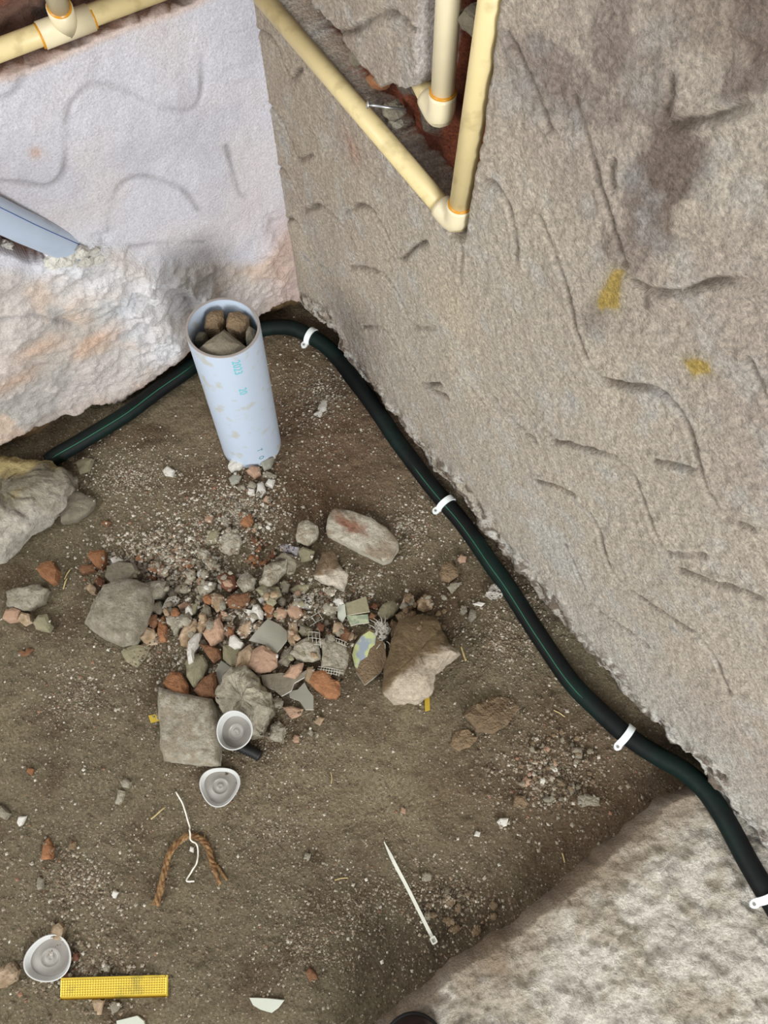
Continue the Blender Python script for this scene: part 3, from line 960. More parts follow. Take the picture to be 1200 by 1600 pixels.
# heap: bottom stones first
HEAP = [
    # px outline, height, material, name, label
    ([(256, 1068), (268, 1050), (284, 1052), (296, 1072), (295, 1088), (275, 1090)], .03, 'orange', 'brick_wedge', 'orange-brown brick wedge standing behind the squarish concrete block'),
    ([(235, 945), (252, 940), (258, 952), (252, 962), (238, 958)], .02, 'cement_dark', 'stone', 'dark grey stone squeezed between the smooth lump and the vesicular stone'),
    ([(232, 962), (246, 960), (248, 975), (240, 984), (231, 976)], .022, 'brick', 'brick_chip', 'squat brick chip touching the right flank of the smooth grey lump'),
    ([(248, 968), (256, 962), (262, 980), (260, 1002), (250, 1004), (246, 985)], .022, 'orange', 'brick_chip', 'long upright orange brick splinter beside the yellow-stained stone'),
    ([(220, 998), (228, 980), (242, 983), (248, 995), (246, 1006), (230, 1009)], .022, 'tan', 'stone', 'yellow-stained round stone at the lower right of the smooth grey lump'),
    ([(253, 952), (264, 935), (278, 932), (282, 942), (270, 956), (262, 962)], .026, 'speckled', 'stone', 'pale vesicular stone full of dark pits, left part of the heap'),
    ([(278, 948), (290, 940), (302, 944), (300, 952), (282, 956)], .016, 'pink', 'stone', 'salmon-coloured flat stone next to the pitted vesicular stone'),
    ([(278, 958), (296, 952), (312, 941), (312, 950), (296, 966), (282, 966)], .018, 'olive', 'stone', 'long olive-grey splinter pointing away from the pitted stone'),
    ([(262, 966), (275, 958), (298, 964), (296, 976), (283, 985), (278, 996), (270, 985)], .03, 'cement', 'stone', 'grey wedge-shaped stone with a pale lower tip'),
    ([(312, 964), (320, 945), (330, 950), (332, 966), (318, 968)], .022, 'cement_dark', 'stone', 'dark triangular stone in the middle of the heap, beside the tan round one'),
    ([(280, 998), (290, 978), (306, 968), (312, 980), (304, 1000), (295, 1012), (284, 1010)], .026, 'tan', 'stone', 'brown oval stone below the dark triangular stone'),
    ([(303, 985), (312, 968), (334, 966), (330, 978), (315, 990)], .02, 'tan', 'stone', 'flat tan stone between the oval brown stone and the salmon chunk'),
    ([(318, 992), (330, 975), (345, 966), (352, 985), (346, 1000), (330, 1010)], .034, 'pink', 'brick_chunk', 'salmon-pink brick chunk with pale mortar edges'),
    ([(349, 990), (356, 980), (368, 978), (366, 990), (356, 997)], .018, 'pink', 'stone', 'small pinkish stone pointing at the white plaster chip'),
    ([(312, 1006), (330, 1010), (346, 1015), (346, 1028), (334, 1036), (324, 1024)], .02, 'brick', 'brick_chip', 'brown-red triangular brick below the salmon chunk'),
    ([(350, 1010), (362, 1006), (380, 1012), (376, 1036), (362, 1042), (350, 1030)], .026, 'olive', 'stone', 'grey-green oval stone below the white plaster chip'),
    ([(292, 1058), (292, 1035), (300, 1020), (318, 1024), (326, 1040), (318, 1060), (304, 1076)], .03, 'olive', 'stone', 'long grey-olive stone with a flaky pale top'),
    ([(294, 1020), (296, 1003), (305, 992), (314, 990), (310, 1006), (304, 1018), (304, 1036), (296, 1040)], .036, 'white', 'plaster_flake', 'long whitish plaster flake lying across the brown oval stone'),
    ([(340, 845), (352, 828), (372, 832), (380, 848), (372, 865), (356, 868), (344, 858)], .02, 'cement_pale', 'mortar_flake', 'pale ridged mortar flake at the top of the heap'),
    ([(320, 848), (328, 830), (344, 828), (344, 845), (330, 850)], .016, 'olive', 'stone', 'olive flat stone left of the pale ridged mortar flake'),
    ([(310, 862), (320, 856), (334, 872), (344, 886), (330, 892), (318, 878)], .02, 'cement_pale', 'mortar_stick', 'stubby stick of pale mortar slanting below the olive stone'),
    ([(308, 918), (325, 908), (338, 912), (338, 922), (324, 934), (312, 930)], .024, 'cement_pale', 'stone', 'rough cream stone left of the dark red brick'),
    ([(340, 902), (352, 896), (368, 900), (372, 918), (360, 926), (346, 918)], .03, 'brick_dark', 'brick_chunk', 'dark red brick chunk beside the pale rounded block'),
    ([(370, 912), (376, 900), (388, 895), (400, 908), (396, 920), (382, 928)], .032, 'cement_pale', 'stone', 'pale rounded block at the centre of the heap'),
    ([(325, 930), (336, 926), (352, 934), (352, 950), (340, 958), (330, 946)], .024, 'tan', 'stone', 'tan round stone below the rough cream stone'),
    ([(352, 940), (362, 930), (390, 928), (392, 938), (386, 950), (358, 950)], .026, 'brick', 'brick_chunk', 'oblong brown brick under the pale rounded block'),
    ([(370, 988), (380, 975), (394, 972), (392, 988), (382, 998), (374, 996)], .02, 'tan', 'stone', 'small grey-tan stone between the white star chip and the curved grey shard'),
    ([(358, 1010), (360, 996), (368, 992), (382, 1006), (378, 1014), (368, 1018)], .032, 'white', 'plaster_chip', 'bright white plaster chip left of the curved grey shard'),
    ([(380, 952), (394, 955), (396, 946), (406, 948), (412, 956), (410, 968), (400, 966), (394, 974), (388, 962)], .028, 'white', 'plaster_chip', 'bright white star-shaped plaster chip above the curved grey shard'),
    ([(412, 944), (424, 941), (430, 952), (424, 961), (414, 956)], .022, 'pink', 'brick_chip', 'reddish rounded brick chip beside the white star chip'),
    ([(428, 956), (438, 950), (450, 954), (446, 964), (432, 968)], .024, 'pink', 'brick_chip', 'pink brick chip right of the reddish rounded one'),
    ([(448, 955), (460, 940), (468, 944), (474, 960), (464, 970), (452, 962)], .026, 'pink', 'brick_chunk', 'peach-coloured brick chunk above the brown twig'),
    ([(406, 914), (414, 886), (436, 880), (452, 874), (448, 890), (436, 904), (424, 918)], .034, 'cement_pale', 'mortar_chunk', 'angular chunk of pale grey mortar with pitted broken face'),
    ([(430, 872), (442, 865), (458, 868), (464, 882), (460, 896), (450, 898), (450, 878)], .026, 'cement_dark', 'stone', 'dark grey-green stone backing the pitted mortar chunk'),
    ([(400, 922), (412, 914), (436, 918), (440, 930), (428, 940), (410, 935)], .022, 'olive', 'stone', 'olive stone with a white crust edge below the pitted mortar chunk'),
    ([(437, 910), (444, 905), (454, 914), (450, 926), (440, 924)], .018, 'cement_dark', 'stone', 'small dark grey stone right of the white-edged olive stone'),
    ([(437, 852), (448, 850), (468, 858), (464, 868), (452, 866), (438, 860)], .018, 'lavender', 'stone', 'lavender-grey speckled stone below the round knobbly pale stone'),
    ([(464, 862), (474, 856), (492, 862), (488, 874), (470, 878)], .018, 'olive', 'stone', 'brownish olive stone right of the lavender speckled stone'),
    ([(462, 836), (468, 820), (482, 814), (498, 824), (496, 840), (482, 852), (466, 848)], .034, 'cement_pale', 'stone', 'round knobbly pale stone next to the plastered half brick'),
    ([(452, 922), (466, 914), (486, 914), (480, 926), (466, 934)], .016, 'olive', 'stone', 'flat olive-brown stone above the knobbly pinkish lump'),
    ([(466, 942), (472, 930), (490, 928), (492, 942), (482, 952), (470, 950)], .022, 'speckled', 'mortar_lump', 'knobbly pinkish-white mortar lump left of the smooth oval stone'),
    ([(502, 950), (510, 944), (526, 948), (526, 958), (512, 962), (504, 958)], .02, 'cement_pale', 'stone', 'smooth pale oval stone touching the olive tile piece'),
    ([(519, 942), (524, 935), (536, 936), (538, 944), (528, 948)], .018, 'white', 'plaster_chip', 'small bright white chip just above the smooth pale oval stone'),
    ([(505, 922), (516, 918), (524, 924), (520, 932), (508, 930)], .016, 'cement_pale', 'stone', 'small pale lump near the upper edge of the heap, below the pink-based stone'),
    ([(494, 978), (500, 972), (508, 978), (506, 986), (498, 988)], .02, 'brick_dark', 'brick_chip', 'small dark red crumb between the two pieces of white mesh tape'),
    ([(465, 988), (474, 977), (486, 982), (486, 994), (472, 996)], .02, 'olive', 'stone', 'round olive stone left of the frayed mesh tape'),
    ([(449, 1000), (452, 975), (464, 972), (466, 990), (462, 1012), (454, 1010)], .02, 'tan', 'stone', 'upright narrow brown stone between the curved shard and the olive round stone'),
    ([(436, 1036), (444, 1012), (458, 1010), (458, 1028), (450, 1042)], .022, 'cement_dark', 'stone', 'narrow grey-brown stone right of the pinkish flagstone'),
    ([(456, 1026), (462, 1006), (480, 998), (498, 1002), (500, 1030), (476, 1034), (462, 1032)], .03, 'cement_pale', 'mortar_block', 'pale pitted mortar block with white mesh tape stuck on it'),
    ([(502, 1046), (504, 1000), (516, 996), (538, 1006), (543, 1025), (538, 1054), (520, 1046)], .03, 'cement', 'mortar_block', 'tan-grey smooth mortar block with mesh tape along its lower edge'),
    ([(519, 990), (522, 972), (534, 974), (540, 984), (530, 996)], .026, 'tan', 'stone', 'rounded brown stone standing above the smooth tan-grey block'),
    ([(528, 994), (540, 980), (548, 990), (540, 1004), (532, 1002)], .024, 'brick', 'brick_chip', 'small brown brick chip behind the patterned shard'),
    ([(368, 1048), (374, 1020), (392, 1008), (400, 1018), (392, 1045), (380, 1048)], .03, 'tan', 'stone', 'brown-yellow stone at the left side of the pinkish flagstone'),
    ([(388, 1040), (396, 1018), (412, 1008), (434, 1024), (434, 1040), (422, 1050), (400, 1050)], .036, 'pink', 'flagstone', 'flat pinkish-grey stone under the curved grey shard'),
    ([(443, 1058), (455, 1042), (475, 1036), (472, 1050), (462, 1062)], .03, 'pink', 'brick_chip', 'orange-pink brick triangle below the narrow grey-brown stone'),
    ([(477, 1062), (480, 1044), (490, 1042), (492, 1056), (484, 1068)], .024, 'tan', 'stone', 'narrow brown stone at the left edge of the large orange brick'),
    ([(481, 1066), (488, 1052), (502, 1046), (514, 1050), (520, 1060), (530, 1066), (533, 1085), (526, 1092), (508, 1090), (496, 1080)], .032, 'orange', 'brick_chunk', 'large orange-red brick chunk at the lower right of the heap'),
    ([(303, 1080), (318, 1060), (338, 1050), (343, 1068), (342, 1092), (318, 1094)], .036, 'brick', 'brick_wedge', 'brown brick wedge with a pale streaked side, above the squarish block'),
    ([(425, 1092), (434, 1088), (443, 1096), (440, 1106), (430, 1106)], .018, 'cement', 'stone', 'small grey cube-like stone right of the crumpled pale boulder'),
    ([(442, 1106), (456, 1104), (474, 1108), (470, 1118), (456, 1124)], .012, 'pink', 'stone', 'flat pinkish-grey chip under the flat three-cornered tile shard'),
    ([(420, 1154), (424, 1134), (436, 1126), (446, 1138), (442, 1160), (430, 1158)], .026, 'cement_pale', 'stone', 'pale angular stone standing free at the lower end of the heap'),
    ([(489, 1128), (498, 1119), (508, 1122), (500, 1134)], .01, 'tan', 'pebble', 'lone tan pebble right of the flat pinkish-grey chip'),
    ([(456, 1156), (460, 1148), (468, 1150), (468, 1160), (460, 1161)], .01, 'pink', 'pebble', 'lone round reddish pebble at the lower end of the heap'),
    ([(480, 1146), (486, 1139), (490, 1144), (488, 1151)], .009, 'cement', 'pebble', 'lone small square grey pebble below the heap'),
    # below the white stub
    ([(357, 730), (366, 712), (380, 704), (388, 716), (378, 730), (362, 738)], .024, 'white', 'tile_chip', 'grey and white broken wedge touching the foot of the upright stub'),
    ([(357, 748), (366, 741), (378, 744), (374, 754), (362, 760)], .014, 'tile_grey', 'tile_chip', 'grey oval flake below the grey and white wedge'),
    ([(386, 738), (392, 730), (406, 730), (408, 740), (398, 748)], .02, 'pink', 'brick_chip', 'orange-pink brick lump right of the grey and white wedge'),
    ([(407, 726), (414, 715), (428, 716), (424, 730), (414, 738)], .02, 'tile_grey', 'tile_chip', 'grey tile corner touching the foot of the upright stub'),
    ([(409, 744), (416, 736), (432, 744), (424, 749)], .012, 'cement', 'stone', 'grey sliver just below the grey tile corner'),
    ([(417, 712), (424, 704), (432, 707), (430, 716)], .014, 'white', 'pebble', 'tiny white pebble against the right side of the stub foot'),
    ([(386, 762), (392, 752), (402, 758), (398, 766)], .018, 'cement', 'stone', 'grey pyramid-shaped pebble in the small cluster below the stub'),
    ([(387, 772), (388, 764), (398, 766), (398, 774)], .016, 'white', 'pebble', 'white pebble just under the grey pyramid-shaped one'),
    ([(400, 772), (403, 757), (412, 755), (416, 768), (408, 777)], .02, 'white', 'stone', 'brightest white stone in the small cluster below the stub'),
    ([(415, 758), (420, 749), (430, 750), (426, 762)], .016, 'white', 'stone', 'whitish stone at the right end of the cluster below the stub'),
    ([(410, 784), (416, 775), (425, 778), (422, 786)], .014, 'pink', 'brick_chip', 'pink brick crumb just below the cluster under the stub'),
    ([(376, 820), (380, 808), (392, 804), (397, 815), (390, 826)], .02, 'orange', 'brick_chip', 'round orange-pink brick bit above the ridged mortar flake'),
    ([(372, 806), (376, 800), (382, 804), (378, 812)], .012, 'orange', 'brick_crumb', 'tiny orange crumb left of the round orange-pink brick bit'),
    ([(341, 812), (352, 806), (360, 812), (358, 826), (348, 820)], .014, 'cement_pale', 'stone', 'brown stone with a white edge above the olive flat stone'),
    ([(320, 814), (324, 804), (334, 806), (332, 818)], .014, 'pink', 'brick_chip', 'peach-coloured chip left of the white-edged brown stone'),
    ([(254, 736), (262, 729), (274, 736), (270, 745), (258, 743)], .012, 'white', 'stone', 'lone white stone on bare soil left of the stub foot'),
    ([(496, 640), (502, 622), (512, 626), (510, 640), (500, 646)], .01, 'white', 'plaster_chip', 'pale plaster chip on soil between stub and hose, the upper one'),
    ([(490, 648), (496, 643), (504, 646), (500, 652)], .008, 'white', 'plaster_chip', 'smaller pale plaster chip just below the chip between stub and hose'),
    ([(157, 818), (163, 812), (174, 816), (168, 824)], .009, 'brick', 'brick_crumb', 'lone orange-brown crumb in the gravel above the white chip'),
    ([(173, 875), (182, 869), (195, 876), (185, 883), (177, 882)], .018, 'white', 'tile_chip', 'cream-white chip lying on the upper left edge of the heap'),
    ([(213, 876), (216, 865), (225, 868), (223, 880)], .014, 'orange', 'brick_crumb', 'small orange brick crumb right of the cream-white chip'),
    ([(232, 892), (236, 880), (250, 878), (256, 886), (246, 898)], .02, 'brick', 'brick_chip', 'brown-red rounded brick above the rough grey stone'),
    ([(246, 892), (254, 887), (262, 896), (256, 904), (248, 900)], .018, 'pink', 'brick_chip', 'smooth salmon pebble of brick next to the brown-red rounded one'),
    ([(230, 905), (236, 898), (246, 902), (244, 910)], .014, 'brick_dark', 'brick_chip', 'dark red brick sliver under the brown-red rounded one'),
    ([(286, 886), (292, 880), (305, 884), (298, 890)], .014, 'orange', 'brick_crumb', 'bright orange brick crumb left of the stick of mortar'),
    ([(274, 858), (278, 848), (284, 852), (282, 866), (276, 866)], .012, 'pink', 'brick_crumb', 'thin upright salmon crumb in the grey gravel band'),
    # right part of heap
    ([(590, 960), (598, 945), (614, 940), (625, 948), (616, 962), (600, 972)], .026, 'olive', 'stone', 'grey-green oval stone behind the frayed plaster piece'),
    ([(627, 945), (632, 931), (646, 932), (650, 945), (640, 954), (630, 952)], .024, 'tan', 'stone', 'orange-tan stone behind the largest boulder, the left one'),
    ([(650, 940), (658, 932), (674, 936), (676, 950), (662, 956), (652, 952)], .022, 'tan', 'stone', 'rough tan stone behind the largest boulder, the right one'),
    ([(617, 962), (630, 955), (650, 956), (652, 968), (636, 975), (622, 972)], .024, 'brown', 'stone', 'brownish flat stone wedged against the back of the largest boulder'),
    ([(576, 950), (584, 942), (592, 946), (590, 954)], .016, 'brick_dark', 'brick_chip', 'dark red crumb right of the olive tile piece'),
    ([(576, 966), (580, 958), (589, 962), (586, 970)], .018, 'brick', 'brick_chip', 'reddish crumb right of the greenish tile strip'),
    ([(605, 985), (612, 968), (622, 975), (622, 990), (612, 998)], .028, 'brown', 'stone', 'dark brown lump between the frayed plaster and the largest boulder'),
    # loose, right side
    ([(686, 898), (690, 883), (704, 878), (716, 888), (716, 900), (702, 910), (690, 906)], .022, 'brown', 'stone', 'lone rounded grey-brown stone left of the hose'),
    ([(714, 874), (720, 867), (729, 870), (728, 878), (718, 880)], .012, 'pink', 'pebble', 'tiny pinkish-white pebble above the lone rounded stone'),
    ([(698, 918), (706, 911), (722, 910), (714, 920), (706, 928)], .012, 'cement', 'stone', 'three-cornered grey stone just below the lone rounded stone'),
    ([(758, 928), (768, 915), (782, 908), (790, 920), (784, 934), (770, 936)], .02, 'speckled', 'stone', 'pale pitted stone touching the hose edge'),
    ([(718, 958), (720, 948), (728, 946), (730, 956), (724, 961)], .012, 'cement', 'pebble', 'rounded pebble right of the brownish pebble pair by the largest boulder'),
    ([(731, 966), (734, 952), (744, 955), (744, 966), (736, 973)], .015, 'cement', 'stone', 'grey faceted stone between the largest boulder and the hose'),
    ([(738, 943), (748, 940), (758, 943), (752, 948)], .007, 'white', 'tile_chip', 'thin whitish sliver above the grey faceted stone'),
    ([(725, 1118), (740, 1100), (775, 1088), (800, 1090), (812, 1112), (798, 1128), (770, 1145), (745, 1142)], .02, 'brown', 'mortar_slab', 'wide soil-caked mortar slab half sunk in the ground'),
    ([(702, 1162), (712, 1142), (732, 1140), (745, 1152), (735, 1168), (715, 1173)], .013, 'brown', 'mortar_lump', 'soil-caked lump at the lower left of the sunken slab'),
    ([(902, 1245), (914, 1241), (936, 1246), (936, 1258), (906, 1260)], .016, 'cement', 'stone', 'brick-shaped grey stone near the concrete ledge'),
    ([(858, 1193), (866, 1192), (875, 1210), (870, 1214), (862, 1202)], .012, 'white', 'stone', 'white pointed stone in the dark gravel patch'),
    ([(839, 1222), (843, 1214), (853, 1218), (849, 1226)], .011, 'white', 'pebble', 'roundish white pebble left below the white pointed stone'),
    ([(855, 1218), (858, 1211), (866, 1213), (864, 1222)], .01, 'cement_pale', 'pebble', 'grey round pebble under the white pointed stone'),
    ([(898, 1186), (898, 1168), (908, 1168), (910, 1182), (904, 1192)], .012, 'cement', 'stone', 'flat grey upright chip in the dark gravel patch'),
    ([(801, 1260), (804, 1242), (818, 1244), (826, 1256), (818, 1264)], .014, 'brown', 'stone', 'brown soil lump left of the brick-shaped stone'),
    ([(812, 1224), (822, 1212), (830, 1222), (822, 1230)], .011, 'pink', 'stone', 'pinkish stone between the brown lump and the white pebble'),
    ([(848, 1248), (856, 1243), (864, 1246), (862, 1254), (850, 1253)], .01, 'cement', 'pebble', 'oval grey pebble left of the brick-shaped stone'),
    ([(776, 1284), (782, 1278), (794, 1278), (792, 1290), (782, 1294)], .012, 'white', 'stone', 'pale pitted stone alone on brown soil left of the ledge'),
    ([(740, 1306), (744, 1298), (751, 1300), (749, 1308)], .008, 'white', 'pebble', 'pale round pebble lower left of the pale pitted stone'),
    ([(896, 1220), (898, 1237), (892, 1244), (888, 1230)], .01, 'cement', 'stone', 'narrow grey chip standing over the brick-shaped stone'),
    # bottom left
    ([(188, 1222), (198, 1215), (205, 1222), (202, 1232), (192, 1230)], .013, 'cement_pale', 'stone', 'upper of two pale stones left of the string'),
    ([(181, 1256), (186, 1234), (196, 1236), (192, 1252), (186, 1258)], .012, 'cement_pale', 'stone', 'lower, oblong one of two pale stones left of the string'),
    ([(-10, 1270), (-8, 1255), (8, 1262), (16, 1272), (10, 1282)], .012, 'cement', 'stone', 'grey stone cut by the frame edge above the white chip'),
    ([(27, 1286), (30, 1276), (42, 1275), (36, 1288), (30, 1292)], .01, 'white', 'tile_chip', 'small white angular chip near the frame edge'),
    ([(66, 1342), (68, 1315), (77, 1308), (84, 1325), (82, 1343)], .016, 'orange', 'brick_chip', 'long orange-brown brick chip on the bare soil'),
    ([(106, 1328), (110, 1316), (120, 1314), (118, 1328)], .01, 'brown', 'stone', 'soil-coloured stone right of the long orange-brown chip'),
    ([(57, 1384), (60, 1368), (68, 1374), (68, 1388), (60, 1391)], .011, 'cement', 'pebble', 'grey drop-shaped pebble below the long orange-brown chip'),
    ([(173, 1402), (178, 1390), (186, 1394), (180, 1404)], .009, 'white', 'pebble', 'pale oval pebble left of the twine'),
    ([(-5, 1545), (2, 1512), (20, 1503), (30, 1515), (26, 1532), (8, 1543)], .025, 'tan', 'stone', 'tan stone left of the lid beside the gold strip'),
    ([(78, 1460), (84, 1446), (94, 1440), (102, 1448), (98, 1468), (86, 1470)], .014, 'tan', 'stone', 'brown stone behind the lid beside the gold strip'),
    ([(112, 1500), (114, 1489), (122, 1488), (124, 1498), (118, 1504)], .012, 'brick_dark', 'brick_chip', 'dark red crumb right of the lid beside the gold strip'),
    ([(96, 1528), (104, 1519), (112, 1522), (110, 1530)], .012, 'brick', 'brick_chip', 'reddish bit trapped between lid and gold strip'),
    ([(144, 1562), (150, 1560), (164, 1562), (158, 1586), (150, 1586)], .012, 'tan', 'stone', 'tan stone peeping out below the gold strip'),
    ([(170, 1568), (178, 1564), (190, 1568), (184, 1580), (176, 1583)], .01, 'cement', 'stone', 'grey stone right of the tan one below the gold strip'),
    ([(156, 1512), (164, 1504), (172, 1508), (172, 1518), (164, 1519)], .011, 'cement', 'stone', 'grey stone just above the gold strip'),
    ([(477, 1518), (484, 1511), (494, 1520), (497, 1530), (484, 1534)], .013, 'brick', 'brick_chip', 'lone dull red brick chip near the bottom middle'),
    ([(24, 1140), (0, 1095), (-8, 1088), (-8, 1072)], .01, 'brick', 'brick_chip', ''),
    ([(41, 1206), (45, 1199), (54, 1202), (50, 1212)], .008, 'orange', 'brick_crumb', 'lone orange crumb on the soil near the left border'),
    ([(658, 1372), (664, 1362), (675, 1366), (673, 1376), (664, 1378)], .01, 'cement', 'stone', 'grey lump on the soil right of the grey cable tie'),
    ([(474, 1342), (478, 1332), (486, 1334), (484, 1344)], .008, 'cement', 'pebble', 'lone pale pebble far left of the cable tie tip'),
    ([(625, 1270), (628, 1260), (634, 1264), (634, 1272)], .007, 'pink', 'pebble', 'lone pinkish pebble above the cable tie tip'),
    ([(28, 1020), (32, 1015), (40, 1018), (42, 1012), (52, 1014), (46, 1022), (36, 1026)], .008, 'brick', 'brick_crumb', 'thin reddish crumb below the square olive-tan stone'),
]
CAT = {'brick_chip': 'brick piece', 'brick_chunk': 'brick piece', 'brick_wedge': 'brick piece', 'brick_crumb': 'brick piece', 'tile_chip': 'tile piece', 'plaster_chip': 'plaster piece', 'plaster_flake': 'plaster piece',
       'pebble': 'pebble', 'flagstone': 'stone', 'stone': 'stone'}
for px, hh, m_, nm, lb in HEAP:
    if not lb:
        continue
    big = max(max(p[0] for p in px) - min(p[0] for p in px), max(p[1] for p in px) - min(p[1] for p in px))
    put_stone(px, hh * 0.85, m_, nm, lb, CAT.get(nm, 'mortar piece' if 'mortar' in nm else 'stone'), detail=24 if big > 30 else 14, rings=4 if big > 30 else 3,
              rough=0.09 if ('mortar' in nm or 'cement' in m_ or m_ == 'speckled') else 0.055, plateau=0.6, smooth=False, tilt=0.2, q=50)

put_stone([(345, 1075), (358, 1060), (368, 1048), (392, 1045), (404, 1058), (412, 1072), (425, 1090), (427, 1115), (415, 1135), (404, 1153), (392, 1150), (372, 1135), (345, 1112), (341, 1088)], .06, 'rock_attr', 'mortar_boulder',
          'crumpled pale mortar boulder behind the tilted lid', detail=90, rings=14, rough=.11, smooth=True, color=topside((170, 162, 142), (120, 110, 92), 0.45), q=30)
put_stone([(250, 1078), (268, 1080), (300, 1088), (334, 1094), (342, 1110), (345, 1150), (343, 1198), (322, 1196), (296, 1192), (262, 1190), (253, 1168)], .05, 'cement_pale', 'concrete_block',
          'squarish pale concrete block left of the tilted lid', detail=70, rings=10, rough=.03, smooth=True, plateau=.85, q=30)
put_stone([(612, 1000), (622, 972), (655, 965), (680, 968), (690, 986), (700, 1005), (718, 1022), (698, 1034), (682, 1050), (677, 1084), (650, 1098), (614, 1098), (598, 1080), (604, 1040)], .07, 'rock_attr', 'mortar_boulder',
          'largest boulder, brown soil-caked top and pale broken side', detail=90, rings=14, rough=.05, smooth=True, color=col_big_right, plateau=.72, q=30)
put_stone([(510, 826), (515, 808), (522, 797), (540, 798), (580, 812), (606, 828), (622, 846), (623, 862), (610, 880), (598, 882), (560, 862), (528, 846), (512, 838)], .034, 'rock_attr', 'half_brick',
          'half brick coated in pale plaster with the red clay showing through', 'brick piece', detail=70, rings=10, rough=.03, smooth=True, color=col_halfbrick, plateau=.92, q=40, tilt=.03)
put_stone([(500, 880), (505, 865), (520, 863), (530, 885), (544, 900), (536, 920), (514, 916), (491, 903)], .03, 'rock_attr', 'stone',
          'stone with soil-brown back and pale crumbly front, below the plastered half brick', detail=50, rings=8, rough=.07, smooth=True, color=topside((120, 102, 80), (190, 180, 162), -0.004, .006, .02, 'y', 3), q=40)

# ---- loose pebbles that can still be picked apart
LANDMARKS = [((190, 960), 'smooth grey lump'), ((192, 895), 'dark slab on the grey lump'), ((243, 922), 'rough wedged stone'), ((184, 876), 'cream-white chip'), ((268, 945), 'pitted vesicular stone'),
             ((280, 975), 'cracked grey wedge stone'), ((322, 958), 'dark triangular stone'), ((295, 995), 'brown oval stone'), ((334, 988), 'salmon-pink chunk'), ((305, 1050), 'flaky long stone'),
             ((300, 1010), 'long plaster flake'), ((358, 848), 'ridged mortar flake'), ((334, 840), 'flat olive stone'), ((326, 874), 'stick of mortar'), ((323, 920), 'rough cream stone'), ((356, 911), 'dark red brick'),
             ((385, 910), 'pale rounded block'), ((372, 940), 'oblong brown brick'), ((338, 943), 'tan round stone'), ((399, 958), 'white star chip'), ((370, 1005), 'white angular chip'), ((418, 995), 'curved grey shard'),
             ((410, 1035), 'pinkish flagstone'), ((430, 895), 'pitted mortar chunk'), ((420, 928), 'white-edged olive stone'), ((452, 859), 'lavender stone'), ((480, 835), 'round knobbly stone'), ((462, 955), 'peach brick chunk'),
             ((480, 940), 'knobbly pinkish lump'), ((515, 953), 'smooth oval stone'), ((558, 948), 'olive tile piece'), ((558, 969), 'greenish tile strip'), ((478, 1018), 'block with mesh tape'), ((522, 1025), 'tan-grey block'),
             ((576, 1028), 'patterned shard'), ((655, 1030), 'largest boulder'), ((505, 1070), 'large orange brick'), ((516, 893), 'two-toned stone'), ((566, 840), 'plastered half brick'), ((392, 700), 'stub foot'),
             ((388, 816), 'round orange brick bit'), ((272, 1068), 'standing brick wedge'), ((386, 1095), 'crumpled boulder'), ((768, 1115), 'sunken slab'), ((918, 1250), 'brick-shaped stone'), ((866, 1203), 'white pointed stone'),
             ((904, 1180), 'flat upright chip'), ((820, 1253), 'brown soil lump'), ((295, 884), 'bright orange crumb'), ((244, 888), 'brown-red brick chip'), ((640, 1395), 'cable tie'), ((608, 956), 'grey-green oval stone'),
             ((663, 943), 'rough tan stone'), ((638, 942), 'orange-tan stone'), ((262, 737), 'lone white stone'), ((785, 1285), 'pale pitted loose stone')]
COLOUR = {'cement': 'mid-grey', 'cement_pale': 'light grey', 'white': 'white', 'cement_dark': 'dark grey', 'pink': 'pinkish', 'olive': 'olive', 'orange': 'orange', 'brick': 'brown-red', 'brick_dark': 'dark red', 'tan': 'tan', 'brown': 'earthy brown'}
USED = set()


def where(x, y, k=0):
    L = sorted(LANDMARKS, key=lambda l: (l[0][0] - x) ** 2 + (l[0][1] - y) ** 2)
    (lx, ly), nm = L[k]
    a = math.degrees(math.atan2(-(y - ly), x - lx)) % 360
    d = math.hypot(x - lx, y - ly)
    w = ['right of', 'upper right of', 'above', 'upper left of', 'left of', 'lower left of', 'below', 'lower right of'][int((a + 22.5) // 45) % 8]
    return ('close ' if d < 22 else '') + w + ' the ' + nm


def own_label(x, y, m_, s, noun, fallback):
    c_ = COLOUR[m_]
    for t in (f"{c_} {noun} {where(x, y)}", f"{c_} {noun} {where(x, y)} and {where(x, y, 1)}", f"{'bigger' if s > 11 else 'tiny'} {c_} {noun} {where(x, y, 1)}", f"{c_} {noun} {where(x, y, 1)} and {where(x, y, 2)}",
              f"{'bigger' if s > 11 else 'tiny'} {c_} {noun} {where(x, y)} and {where(x, y, 2)}"):
        if len(t.replace('-', ' ').split()) <= 16 and t not in USED:
            USED.add(t)
            return t
    return fallback


rnd = random.Random(5)


def scatter(n, region, mats, smin, smax, label, group, hk=0.5, noun='pebble'):
    """mats: [(material, weight)]; pebbles strewn over an ellipse of the ground"""
    cx, cy, rx, ry = region
    for k in range(n):
        a = rnd.uniform(0, 2 * math.pi); r = math.sqrt(rnd.random())
        x, y = cx + math.cos(a) * r * rx, cy + math.sin(a) * r * ry
        s = rnd.uniform(smin, smax)
        hh = s * 0.0011 * hk * rnd.uniform(0.7, 1.2)
        m_ = rnd.choices([q[0] for q in mats], [q[1] for q in mats])[0]
        put_stone(ell(x, y, s, s * rnd.uniform(.6, .95), rnd.uniform(0, 180), 6, k, .2), hh, m_, {'clod': 'soil_clod', 'crumb': 'brick_crumb'}.get(noun, noun), own_label(x, y, m_, s, noun, label), {'clod': 'soil clod', 'crumb': 'brick piece'}.get(noun, noun), group, detail=6, rings=2, rough=.05, q=65)


